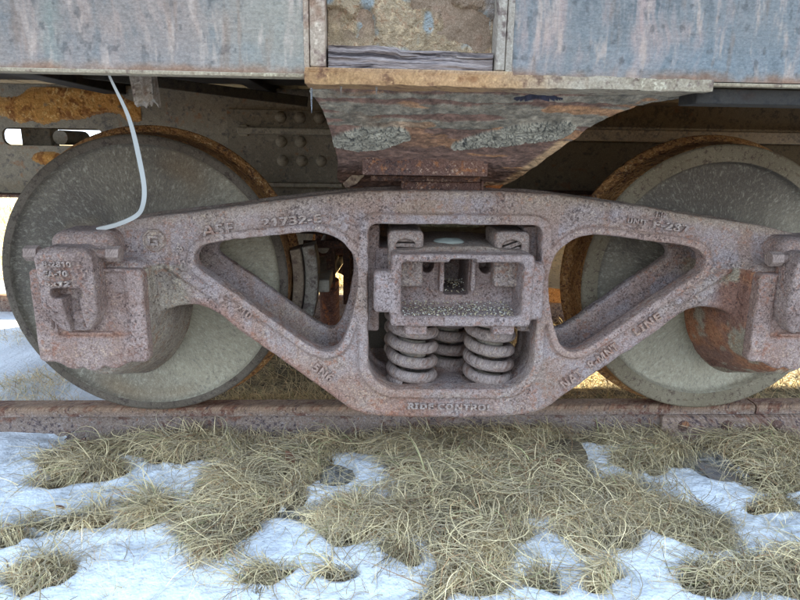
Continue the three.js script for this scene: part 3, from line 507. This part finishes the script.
// body bolster: a sloping riveted plate of flaking paint, deep box above it
{
  const PL = [[-.315, .569], [-.301, .486], [-.291, .394], [-.282, .242], [-.274, .09], [.134, .09], [.173, .105], [.213, .200], [.245, .304], [.268, .376], [.294, .458], [.352, .521], [.430, .568]];
  const yOf = (z) => .93 + (z - .58) * .448;
  const sP = sdPoly(smooth(PL, 120).concat([]));
  const worley = (x, z) => { let a = 9, b = 9; const i = Math.floor(x), j = Math.floor(z); for (let p = -1; p < 2; p++) for (let q = -1; q < 2; q++) { const d = Math.hypot(i + p + hsh(i + p, j + q, 3) - x, j + q + hsh(i + p, j + q, 4) - z); if (d < a) { b = a; a = d; } else if (d < b) b = d; } return b - a; };
  // fine sheet under the bolster, flakes lifted off it
  const nx = 380, nz = 250, P = [], I = [], C = [], id = new Int32Array(nx * nz).fill(-1);
  const flake = (x, z) => { const e1 = 1 - Math.hypot((x + .20) / .095, (z - .36 - (x + .2) * .2) / .06), e2 = 1 - Math.hypot((x - .13) / .13, (z - .375 - (x - .1) * .35) / .055), w = .6 * (fb3(x * 15, z * 15, 2, 3) - .5); return Math.max(e1, e2) + w; };
  for (let j = 0; j < nz; j++) for (let i = 0; i < nx; i++) {
    const xx = -.33 + i / (nx - 1) * .77, zz = .075 + j / (nz - 1) * .51, d0 = sP(xx, zz); if (d0 > .0045) continue; let x = xx, z = zz; if (d0 > 0) { const gx = (sP(xx + .001, zz) - d0) / .001, gz = (sP(xx, zz + .001) - d0) / .001; x -= gx * d0; z -= gz * d0; }
    const s = fb3(x * 6, z * 52, 3, 6), s2 = fb3(x * 40, z * 40, 6, 3), fl = flake(x, z);
    let h = .006 * (s2 - .5), c = [.33, .185, .13];
    c = c.map((q) => q * (.8 + .5 * fb3(x * 12, z * 12, 8, 3)));
    const bare = sst(.505, .525, s + .10 * sst(.36, .50, z) - .04); if (z > .25) { c = c.map((q, k) => lerp(q, [.47, .385, .275][k] * (.4 + 1.0 * s2), bare * sst(.33, .40, z + .1 * (s2 - .5)))); h -= .0022 * bare * sst(.33, .40, z); }
    const or = sst(.555, .60, fb3(x * 8 + 3, z * 26 + 1, 11, 6)) * sst(-.2, .1, x + .6 * (z - .3)); c = c.map((q, k) => lerp(q, [.74, .36, .16][k], or * .85));
    if (fl > .02) { const cr = worley(x * 105 + 3 * n3(x * 40, z * 40, 1), z * 105 + 3 * n3(x * 40, z * 40, 9)) , t = sst(.02, .06, fl); const gap = sst(.06, .22, cr); c = c.map((q, k) => lerp(q, lerp([.14, .13, .11][k], [.66, .58, .43][k] * (.7 + .6 * s2), gap), t)); h -= t * (.002 + .004 * gap); }
    if (x > .08 && z < .36) { const e = sst(-.034, -.016, d0); c = c.map((q, k) => lerp(q, [.85, .52, .27][k] * (.8 + .4 * s2), e)); }  // right edge painted lighter orange, standing in for sun bounce on the flange
    const hole = 1 - Math.hypot((x - .135) / .05, (z - .54) / .012); if (hole > 0) { c = [.05, .05, .08]; h += .012 * sst(0, .3, hole); }
    id[j * nx + i] = P.length / 3; P.push(x, yOf(z) + h, z); C.push(...c);
  }
  for (let j = 0; j < nz - 1; j++) for (let i = 0; i < nx - 1; i++) { const a = id[j * nx + i], b = id[j * nx + i + 1], c = id[(j + 1) * nx + i], d = id[(j + 1) * nx + i + 1]; if (a < 0 || b < 0 || c < 0 || d < 0) continue; I.push(a, b, c, b, d, c); }
  const g = new THREE.BufferGeometry(); g.setAttribute('position', new THREE.Float32BufferAttribute(P, 3)); g.setAttribute('color', new THREE.Float32BufferAttribute(C, 3)); g.setIndex(I); g.computeVertexNormals();
  { const uv = []; for (let i = 0; i < P.length / 3; i++) uv.push(P[3 * i] + .3, P[3 * i + 2] * 1.1); g.setAttribute('uv', new THREE.Float32BufferAttribute(uv, 2)); }
  const t1 = tex(1024, 1024, (u, v, i, j) => { const q = 200 + (tf(u, v, 60, 60, 4, 1511, .8) - .5) * 170 + (hsh(i, j, 8) - .5) * 50; return [q, q, q]; });
  const bp = mesh('bolster_plate', g, mat({ map: t1, bumpMap: bumpCrust, bumpScale: .006, vertexColors: true, side: THREE.DoubleSide }), car, 'brown underside plate with flaking grey paint');
  // solid body above the sheet
  const o = smooth(PL, 60), V = [], J = []; o.forEach(([x, z]) => { V.push(x * .994, yOf(z) + .012, z, x * .994, Math.max(1.05, yOf(z) + .1), z); }); const n = o.length; for (let i = 0; i < n; i++) { const k = (i + 1) % n; J.push(2 * i, 2 * k, 2 * i + 1, 2 * k, 2 * k + 1, 2 * i + 1); }
  const sb = new THREE.BufferGeometry(); sb.setAttribute('position', new THREE.Float32BufferAttribute(V, 3)); sb.setIndex(J); const s2 = sb.toNonIndexed(); s2.computeVertexNormals();
  mesh('bolster_web', ouv(s2), mat({ map: tRust, side: THREE.DoubleSide }), bp);
  mesh('bolster_edge', merge([ext([[.275, .83], [.262, .815], [.152, .697], [.118, .697], [.12, .73], [.14, .76], [.18, .79]], .06, .095, .003)]), mat({ map: tTread, bumpMap: bumpCrust, bumpScale: .003, color: 0xe0b890 }), bp, 'rust brown bottom edge');
  mesh('bolster_edge', ext([[-.232, .757], [-.275, .716], [-.268, .704], [-.24, .714], [-.205, .749], [-.205, .757]], .10, .15, .003), mat({ map: tDust, color: 0xd8c0ac }), bp);
  mesh('side_bearing', tint(merge([box(-.222, .094, .744, .786, .13, .250, .004), box(-.226, .098, .783, .792, .15, .256, .002), box(-.2, .09, .725, .74, .1, .17, .003)]), (x, y, z) => [.95, .9, .86].map((q) => q * (.8 + .5 * fb3(x * 20, y * 20, z * 20, 2)))), M.rustV, car);
  mesh('bolster_back', merge([box(-.27, .14, .69, .728, -.4, -.05, .004), box(-.25, .13, .70, 1.0, -.64, -.09, .004)]), M.rust, car);
}
const sbg = mesh('roller_cage', tint(merge([box(-.114, .098, .69, .7245, .09, .150, .003), box(-.118, -.111, .69, .729, .085, .156, .002), box(.095, .102, .69, .729, .085, .156, .002), rod([.01, .715, .10], [.01, .715, .145], .026, 20)]), () => [1.1, 1, .95]), M.rustV, bog);
{ // centre sill: two webs with a key slot, flanges, rivets
  const mkS = (x0, x1) => { const S = new THREE.Shape([[-2.5, .62], [9, .62], [9, 1.02], [-2.5, 1.02]].map((p) => new THREE.Vector2(...p)));
  const sl = new THREE.Path(); const yb = .797, yt = .866, r = .03; sl.moveTo(x0 + r, yb); sl.lineTo(x1 - r, yb); sl.absarc(x1 - r, yb + r, r, -Math.PI / 2, 0); sl.lineTo(x1, yt - r); sl.absarc(x1 - r, yt - r, r, 0, Math.PI / 2); sl.lineTo(x0 + r, yt); sl.absarc(x0 + r, yt - r, r, Math.PI / 2, Math.PI); sl.lineTo(x0, yb + r); sl.absarc(x0 + r, yb + r, r, Math.PI, 1.5 * Math.PI); S.holes.push(sl); return S; };
  const web = (z, S) => ouv(new THREE.ExtrudeGeometry(S, { depth: .014, bevelEnabled: true, bevelSize: .002, bevelThickness: .002, bevelSegments: 1, curveSegments: 8 }).translate(0, 0, z));
  const cs = mesh('centre_sill', tint(merge([web(-.674, mkS(-1.595, -1.22)), web(-.994, mkS(-2.05, -1.24))]), (x) => x > 0 ? [.85, .76, .62] : [1.25, 1.2, 1.12]), M.darkV, car);  // right half tinted darker: the shadow under the car is in the colour
  // rust bloom as its own thin scale sheet on the web
  const pg = new THREE.BufferGeometry(); { const nx = 200, ny = 90, P = [], C = [], I = [], F = [];
    for (let j = 0; j < ny; j++) for (let i = 0; i < nx; i++) { const x = -1.85 + i / (nx - 1) * .78, y = .70 + j / (ny - 1) * .31, w = fb3(x * 11, y * 12, 4, 4) - .5; let f = Math.max(1 - Math.hypot((x + 1.36) / .26, (y - .945) / .062), .8 - Math.hypot((x + 1.75) / .3, (y - .95) / .06), .75 - Math.hypot((x + 1.42) / .16, (y - .755) / .05)) + 1.3 * w; if (y > .787 && y < .874) f = Math.min(f, (Math.abs(y - .83) - .040) * 60); F.push(f); P.push(x, y, -.6575 + .007 * sst(.0, .4, f) + .003 * sst(0, .2, f) * (fb3(x * 50, y * 50, 2, 2) - .5)); const k = fb3(x * 14, y * 14, 7, 3), e = sst(0, .35, f); C.push(lerp(.8, lerp(1, .85, k), e), lerp(.78, lerp(.86, .72, k), e), lerp(.8, lerp(.60, .5, k), e)); }
    for (let j = 0; j < ny - 1; j++) for (let i = 0; i < nx - 1; i++) { const a = j * nx + i, q = [a, a + 1, a + nx, a + nx + 1]; if (q.some((v) => F[v] < .0)) continue; I.push(a, a + 1, a + nx, a + 1, a + nx + 1, a + nx); }
    pg.setAttribute('position', new THREE.Float32BufferAttribute(P, 3)); pg.setAttribute('color', new THREE.Float32BufferAttribute(C, 3)); pg.setIndex(I); pg.computeVertexNormals(); ouv(pg); }
  const lig = mat({ map: speckle([hex(0xd8a058), hex(0xc8904c)], [[hex(0xa06a38), .55, .14, 24], [hex(0xe8c080), .6, .12, 60], [hex(0x77685c), .62, .1, 14]], 1601, 40), bumpMap: bumpCrust, bumpScale: .004, vertexColors: true });
  lig.color.setRGB(1.1, 1.18, 1.45);
  mesh('rust_scale', pg, lig, cs, 'orange rust scale round the slot');
  mesh('sill_flange', merge([box(-2.5, -.33, .608, .619, -1.01, -.58, .002), box(.28, 9, .645, .66, -.64, -.36, .003), box(.28, 9, .62, .644, -.655, -.60, .002)]), mat({ map: tRust, bumpMap: bumpCrust, bumpScale: .003 }), cs);
  mesh('coupler_yoke', merge([box(-1.60, -1.485, .70, .92, -.87, -.8, .004), rod([-1.40, .83, -.9], [-1.40, .83, -.70], .028)]), M.dark, cs);
  const lp = mesh('draft_lug_plate', tint(merge([box(-.75, -.30, .66, .945, -.655, -.645, .003)]), () => [1.05, 1.0, .92]), M.darkV, cs);
  mesh('lug_rib', tint(merge([box(-.705, -.34, .853, .879, -.645, -.60, .008), box(-.70, -.665, .845, .888, -.645, -.615, .006), box(-.72, -.31, .66, .675, -.645, -.58, .003)]), () => [1.4, 1.36, 1.26]), M.darkV, lp);
  const rg = tint(ouv(new THREE.SphereGeometry(.0225, 16, 10, 0, 6.284, 0, 1.5).rotateX(Math.PI / 2).scale(1, 1, 1.05)), () => [1.45, 1.38, 1.26]);
  for (const y of [.917, .828, .756]) for (const x of [-.545, -.472, -.398]) { if (y === .828 && x === -.398) continue; const q = mesh('rivet', rg, M.darkV, lp); q.position.set(x + (y === .756 ? .004 : 0), y, -.645); }
  // longitudinal stringers and the train pipe beneath the floor
  mesh('stringer', merge([box(.28, 9, .845, .885, -.46, -.40, .003), box(.28, 9, .972, .985, -.46, -.30, .003), box(.28, 9, .886, .896, -.445, -.43, .003)]), mat({ map: tDark, bumpMap: bumpCast, bumpScale: .003, color: new THREE.Color(1.1, .95, .78) }), car);
  const bar = box(-2.2, -.36, -.016, .016, -.31, -.30, .003); bar.rotateZ(-.105); bar.translate(-.05, .915, 0); mesh('brake_rod', bar, mat({ map: tDark, color: 0x7c766e }), car);
  mesh('stringer_web', merge([box(.28, 9, .885, 1.09, -.46, -.445, .002), box(.28, 9, .66, .845, -.60, -.59, .002)]), mat({ map: tDark, color: 0xb8a890 }), car);
  mesh('cross_bearer', merge([box(-2.5, -.34, 1.02, 1.06, -.5, .1, .004), box(-1.2, -1.12, .99, 1.09, -2.2, .55, .004), box(-.62, -.56, 1.0, 1.09, -2.2, .55, .004), box(.7, .78, .99, 1.09, -2.2, .5, .004), box(1.5, 1.58, .99, 1.09, -2.2, .5, .004)]), mat({ map: tDark, color: 0x6c6662 }), car);
  mesh('cross_beam', merge([box(-.26, .14, .70, 1.0, -1.56, -1.0, .006)]), M.dark, car);
  // splintered stump of timber hanging below the panel
  const ws = new THREE.BoxGeometry(.05, .10, .04, 14, 24, 8); ws.translate(-.735, .952, .26); const wp = ws.attributes.position; for (let i = 0; i < wp.count; i++) { const x = wp.getX(i), y = wp.getY(i), z = wp.getZ(i); wp.setXYZ(i, x + .010 * (fb3(x * 90, y * 9, z * 60, 2) - .5) + (.94 - y) * .06, y + (y < .92 ? .026 * (n3(x * 130, z * 120, 1) - .4) : 0), z + .012 * (fb3(x * 120, y * 12, 3, 2) - .5)); } ws.computeVertexNormals(); ouv(ws);
  mesh('splintered_timber', ws, mat({ map: tDust, bumpMap: bumpCrust, bumpScale: .004, color: new THREE.Color(1.3, 1.15, 1.1) }), car, 'splintered grey timber stump');
}

// ------------------------------------------------------------------ small things
{ // white strap hanging from the car onto the frame
  const c = new THREE.CatmullRomCurve3([[-.700, 1.0, .60], [-.684, .935, .60], [-.676, .86, .54], [-.687, .78, .47], [-.699, .71, .42], [-.716, .672, .39], [-.745, .646, .35], [-.81, .618, .305], [-.868, .602, .285]].map((p) => new THREE.Vector3(...p))), n = 70, P = [], I = [];
  for (let i = 0; i <= n; i++) { const t = i / n, p = c.getPointAt(t), d = c.getTangentAt(t), w = .5 * lerp(.0032, .0100, sst(0, .45, t)), th = .0016, a = new THREE.Vector3(d.y, -d.x, .35).normalize(), b = new THREE.Vector3().crossVectors(d, a).normalize(); for (const [s, q] of [[-1, -1], [1, -1], [1, 1], [-1, 1]]) P.push(p.x + a.x * s * w + b.x * q * th, p.y + a.y * s * w + b.y * q * th + .003, p.z + a.z * s * w + b.z * q * th); if (i < n) for (let k = 0; k < 4; k++) { const u = 4 * i + k, v = 4 * i + (k + 1) % 4; I.push(u, v, u + 4, v, v + 4, u + 4); } }
  I.push(0, 2, 1, 0, 3, 2, 4 * n, 4 * n + 1, 4 * n + 2, 4 * n, 4 * n + 2, 4 * n + 3);
  const g = new THREE.BufferGeometry(); g.setAttribute('position', new THREE.Float32BufferAttribute(P, 3)); g.setIndex(I); const q = g.toNonIndexed(); q.computeVertexNormals();
  tag(mesh('plastic_strap', q, M.white), 'white plastic strap hanging over the left wheel onto the frame', 'strap');
}
for (const [x, y, z, L, lab] of [[-.312, .922, .60, .05, 'longest thin icicle at the left corner of the brown plate'], [-.255, .921, .63, .018, 'short icicle under the rust orange sill below the plank, left of the others'], [-.19, .921, .63, .016, 'short icicle under the rust orange sill near the middle of the plank']]) {
  const g = new THREE.CylinderGeometry(.0028, .0005, L, 8, 6); g.translate(0, -L / 2, 0); const o = mesh('icicle', g, M.ice); o.position.set(x, y, z); tag(o, lab, 'icicle');
}
{ // frost patch on the bolster, debris in its pocket
  const g = new THREE.SphereGeometry(1, 24, 12); g.scale(.042, .009, .03); const p = g.attributes.position; for (let i = 0; i < p.count; i++) { const x = p.getX(i), y = p.getY(i), z = p.getZ(i), k = 1 + .5 * (fb3(x * 60, y * 60, z * 60, 2) - .5); p.setXYZ(i, x * k, y * k, z * k); } g.computeVertexNormals();
  const o = mesh('ice_patch', g, mat({ color: 0x8a8c80, roughness: .8 })); o.position.set(.012, .571, .20); tag(o, 'small pale green ice patch lying on top of the bolster', 'ice');
  const l = []; for (let i = 0; i < 900; i++) { const r = rr(.0009, .0028), q = new THREE.IcosahedronGeometry(r, 0); q.scale(rr(.7, 1.5), rr(.5, 1), rr(.7, 1.3)); q.rotateY(rr(0, 6)); const z = rr(.10, .318), x = BX + rr(-.145, .145); q.translate(x, .399 + .05 * sst(.24, .12, z) + r * .4, z); l.push(tint(q, (() => { const k = rr(.6, 1), c = rnd() < .3 ? [.7 * k, .64 * k, .52 * k] : [.52 * k, .42 * k, .26 * k]; return () => c; })())); }
  const q = mergeGeometries(l.map((a) => { const b = a.index ? a.toNonIndexed() : a; b.deleteAttribute('uv'); return b; }));
  tag(mesh('loose_grit', q, mat({ vertexColors: true })), 'pale grit scattered on the floor of the bolster pocket', 'grit', null, 'stuff');
}
function stone(x, z, s, label, c, h = .6) {
  const g = new THREE.IcosahedronGeometry(1, 3), p = g.attributes.position; for (let i = 0; i < p.count; i++) { const a = p.getX(i), b = p.getY(i), d = p.getZ(i), k = .75 + .5 * n3(a * 1.3 + x * 9, b * 1.3 + z * 9, d * 1.3) + .12 * n3(a * 5, b * 5, d * 5); p.setXYZ(i, a * k * s, b * k * s * h, d * k * s * .8); } g.computeVertexNormals(); ouv(g);
  const o = mesh('stone', g, mat({ map: tDust, bumpMap: bumpCast, bumpScale: .003, color: c })); o.position.set(x, gh(x, z) + s * h * .35, z); return tag(o, label, 'stone');
}
stone(.40, .10, .085, 'dark earthy rounded stone in the grass at the middle of the rail', 0xa89880, .5);
stone(.815, -.0, .03, 'pale stone beside the rail above the grey sleeper end', 0xb8b4a0);
stone(.87, .01, .02, 'small grey stone by the rail right of the pale one', 0x8a8880);
stone(-.31, .30, .016, 'grey stone at the edge of the round ice patch', 0x77706a);
{ // sleeper end
  const g = new THREE.BoxGeometry(.13, .12, 2.3, 14, 4, 160); const p = g.attributes.position; for (let i = 0; i < p.count; i++) { const x = p.getX(i), y = p.getY(i), z = p.getZ(i); p.setXYZ(i, x + .008 * (n3(x * 20, y * 20, z * 12) - .5), y + .008 * (fb3(x * 50, 1, z * 6, 3) - .5), z); } g.computeVertexNormals(); ouv(g, .2, .9);
  const o = mesh('sleeper', g, mat({ map: tDark, bumpMap: bumpCast, bumpScale: .004, color: 0xf0f0ff })); o.position.set(.85, -.198, -.93); o.rotation.y = .03; tag(o, 'grey weathered sleeper end below the joint bar, between two tufts', 'sleeper');
  const f = ext([[-.03, 0], [-.006, .038], [.006, .042], [.03, .0]], -.008, .008, .002); const k = mesh('iron_shard', f, M.rust); k.position.set(-1.1, gh(-1.1, .01) + .01, .012); k.rotation.set(-.3, .25, 0); tag(k, 'rusty triangular iron shard standing beside the rail at left', 'iron scrap');
}
for (const [x, z, s, a, lab] of [[-.435, .145, .03, .5, 'brown curled dead leaf left of the round ice patch'], [-.13, .19, .026, 2, 'brown dead leaf right of the round ice patch'], [-1.0, .36, .02, 1, 'small dead leaf on the snow at far left'], [.35, .2, .02, 2.6, 'small dead leaf beside the dark stone']]) {
  const s0 = new THREE.Shape(); s0.moveTo(0, -1); s0.bezierCurveTo(.7, -.5, .6, .4, 0, 1); s0.bezierCurveTo(-.6, .4, -.7, -.5, 0, -1); const g = new THREE.ShapeGeometry(s0, 10); g.rotateX(-1.57); const p = g.attributes.position; for (let i = 0; i < p.count; i++) p.setY(i, .35 * p.getX(i) ** 2 + .25 * p.getZ(i) ** 2); g.scale(s, s, s); g.computeVertexNormals();
  const o = mesh('dead_leaf', g, mat({ color: 0x6b4630, side: THREE.DoubleSide })); o.position.set(x, gh(x, z) + .03, z); o.rotation.set(.5, a, .2); tag(o, lab, 'leaf');
}

// ------------------------------------------------------------------ dry grass
class Blades {
  constructor() { this.P = []; this.C = []; this.I = []; }
  add(x, z, y0, az, L, e0, droop, w, c, floor, seg = 6) {
    let px = x, py = y0, pz = z, e = e0, base = this.P.length / 3; const sl = L / seg, cur = rr(-.5, .5);
    for (let i = 0; i <= seg; i++) {
      const t = i / seg, ww = w * (1 - t * .8), nx = -Math.sin(az), nz = Math.cos(az);
      this.P.push(px - nx * ww, py, pz - nz * ww, px + nx * ww, py + ww * .5, pz + nz * ww);
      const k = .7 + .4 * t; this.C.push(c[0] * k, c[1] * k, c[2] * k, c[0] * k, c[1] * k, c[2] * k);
      if (i < seg) { const b = base + 2 * i; this.I.push(b, b + 1, b + 2, b + 1, b + 3, b + 2); }
      px += Math.cos(e) * Math.cos(az) * sl; pz += Math.cos(e) * Math.sin(az) * sl; py += Math.sin(e) * sl; e -= droop * (.5 + t); az += cur;
      const f = gh(px, pz) + floor; if (py < f) { py = f; if (e < -.1) e = rr(-.1, .25); }
    }
  }
  build(name, label) {
    const g = new THREE.BufferGeometry(); g.setAttribute('position', new THREE.Float32BufferAttribute(this.P, 3)); g.setAttribute('color', new THREE.Float32BufferAttribute(this.C, 3)); g.setIndex(this.I); g.computeVertexNormals();
    return tag(mesh(name, g, new THREE.MeshPhysicalMaterial({ vertexColors: true, side: THREE.DoubleSide, roughness: 1, specularIntensity: .05 })), label, 'grass', null, 'stuff');
  }
}
const straw = () => { const k = rr(.6, 1.25), r = rnd(); return r < .66 ? [.95 * k, .745 * k, .41 * k] : r < .86 ? [.74 * k, .57 * k, .33 * k] : r < .91 ? [.50 * k, .47 * k, .22 * k] : [.46 * k, .27 * k, .14 * k]; };
const old = () => { const k = rr(.55, 1.1); return [.60 * k, .475 * k, .30 * k]; };
const B = new Blades();
const comb = (x, z) => 6.283 * 1.6 * fb3(x * 3.2, 21, z * 3.2, 2);
GR.forEach((e, q) => {
  const area = e[2] * e[3] * 3.14;
  for (let i = 0; i < area * 42000; i++) {                        // matted thatch, combed flat by the snow
    const a = rr(0, 6.283), r = Math.sqrt(rnd()) * rr(.7, 1.35), x = e[0] + Math.cos(a) * r * e[2], z = e[1] + Math.sin(a) * r * e[3]; if (z < -.01 || ell(ICE, x, z) > .05) continue;
    if (fb3(x * 16, 31, z * 16, 2) < .26 + .26 * r * r || ell(GR, x, z) < -.24) continue;
    const pb = .45 + 1.0 * sst(.36, .62, fb3(x * 14, 81, z * 17, 3));
    B.add(x, z, gh(x, z) + rr(0, .012), comb(x, z) + rr(-1.7, 1.7), rr(.06, .16), rr(-.15, .6), rr(.10, .38), rr(.0006, .0016), (rnd() < .4 ? old() : straw()).map((v) => v * pb), rr(.001, .022) * (1.2 - .6 * r), 6);
  }
  for (let i = 0; i < area * 6500; i++) { const a = rr(0, 6.283), r = Math.sqrt(rnd()) * 1.15, x = e[0] + Math.cos(a) * r * e[2], z = Math.max(.0, e[1] + Math.sin(a) * r * e[3]); if (ell(ICE, x, z) > -.3 || ell(GR, x, z) < -.1) continue; B.add(x, z, gh(x, z) + rr(.015, .045), comb(x, z) + rr(-.9, .9) + (rnd() < .5 ? 3.1416 : 0), rr(.08, .22), rr(-.1, .25), rr(.02, .16), rr(.0007, .0015), rnd() < .5 ? old() : straw(), rr(.012, .036), 7); }
  const nt = Math.max(2, Math.round(area * 120));
  for (let i = 0; i < nt; i++) {                                  // tufts bent over by snow
    const a = rr(0, 6.283), r = Math.sqrt(rnd()) * .95, x = e[0] + Math.cos(a) * r * e[2], z = Math.max(.02, e[1] + Math.sin(a) * r * e[3]); if (ell(ICE, x, z) > -.1) continue;
    const lean = lerp(comb(x, z), 1.4, .35) + rr(-.6, .6), h = rr(.6, 1.45), nb = Math.round(rr(14, 55)), pale = rr(.7, 1.4), sp = rr(.5, 1.4);
    for (let b = 0; b < nb; b++) { const c0 = straw(), pm = Math.min(pale, .97 / c0[0]), c = c0.map((v) => v * pm), aa = lean + (rnd() + rnd() - 1) * 1.5 * sp; B.add(x + rr(-.016, .016), z + rr(-.016, .016), gh(x, z) - .003, aa, rr(.08, .19) * h, rr(.15, 1.1), rr(.22, .7), rr(.0008, .0018), c, rr(.003, .026), 8); }
  }
});
for (let i = 0; i < 1900; i++) { const x = rr(-1.05, 1.3), z = rr(-.002, .075); B.add(x, z, gh(x, z), rr(0, 6.283), rr(.05, .13), rr(.0, .8), rr(.2, .5), rr(.0005, .0011), rnd() < .5 ? straw() : old(), rr(.004, .03), 6); }
for (let i = 0; i < 900; i++) { const x = rr(-1.2, 1.2), z = rr(.02, .75); if (fb3(x * 5, 71, z * 7, 3) < .5 || ell(GR, x, z) < -1.1) continue; B.add(x, z, gh(x, z) + .03, rr(0, 6.283), rr(.02, .11), rr(-.1, .4), rr(.05, .3), rr(.0006, .0013), rnd() < .4 ? old() : straw(), .033, 5); }
for (let i = 0; i < 240; i++) { const x = rr(-1.2, 1.2), z = rr(.2, .75), n = Math.round(rr(2, 7)); for (let k = 0; k < n; k++) B.add(x + rr(-.01, .01), z + rr(-.01, .01), gh(x, z), rr(0, 6.283), rr(.03, .075), rr(.5, 1.5), rr(.1, .35), rr(.0005, .0009), straw(), .03, 5); }
for (const [x, z, az, L, e] of [[-.42, .03, .5, .22, 1.1], [-.26, .03, -.6, .25, 1.0], [-.12, .03, 2.4, .26, 1.0], [-.10, .04, .4, .17, 1.2], [-.63, .06, -1.5, .2, 1.1], [-.78, .04, 2.5, .22, 1.0], [-.70, .05, .6, .25, .9], [.86, .03, 1, .16, 1.3], [-.05, .03, 1.2, .18, 1.25], [-.34, .02, 3.4, .24, .9], [.18, .03, -1.2, .1, 1.3], [-.15, .02, 3.6, .16, 1.2]]) B.add(x, z, gh(x, z), az, L, e, .12, .0011, [.66, .56, .36], .01, 12);
B.build('dry_grass', 'matted dry straw coloured grass in tufts in front of the rail');
const B2 = new Blades();
for (let i = 0; i < 9000; i++) { const x = rr(-1.0, 1.9), z = -rr(.17, 1.45); if (z < -.17 && z > -1.45) B2.add(x, z, gh(x, z), rr(0, 6.283), rr(.04, .12), rr(.1, 1.1), rr(.15, .4), rr(.0008, .0016), straw(), rr(.002, .02), 4); }
for (const [cx, cz, rx, rz, n] of [[-1.5, -.52, .14, .12, 1400], [-1.45, -.3, .2, .1, 1200], [-1.9, -1.1, .3, .12, 900], [-.55, -.3, .25, .12, 1500]]) for (let i = 0; i < n; i++) { const a = rr(0, 6.283), r = Math.sqrt(rnd()), x = cx + Math.cos(a) * r * rx, z = cz + Math.sin(a) * r * rz; B2.add(x, z, gh(x, z), rr(0, 6.283), rr(.05, .13), rr(.3, 1.2), rr(.2, .5), rr(.0008, .0016), straw(), rr(.004, .03), 5); }
for (let i = 0; i < 26000; i++) { const z = -2.4 - 9 * rnd() ** 2, x = rr(-1, 1) * (2.5 - z * .7) - .3; B2.add(x, z, gh(x, z), rr(0, 6.283), rr(.08, .25), rr(.4, 1.4), rr(.15, .4), rr(.0015, .003) * (1 - z * .1), straw(), rr(.002, .03), 4); }
B2.build('dry_grass', 'sunlit straw coloured grass beyond and between the rails');

renderer.render(scene, camera);
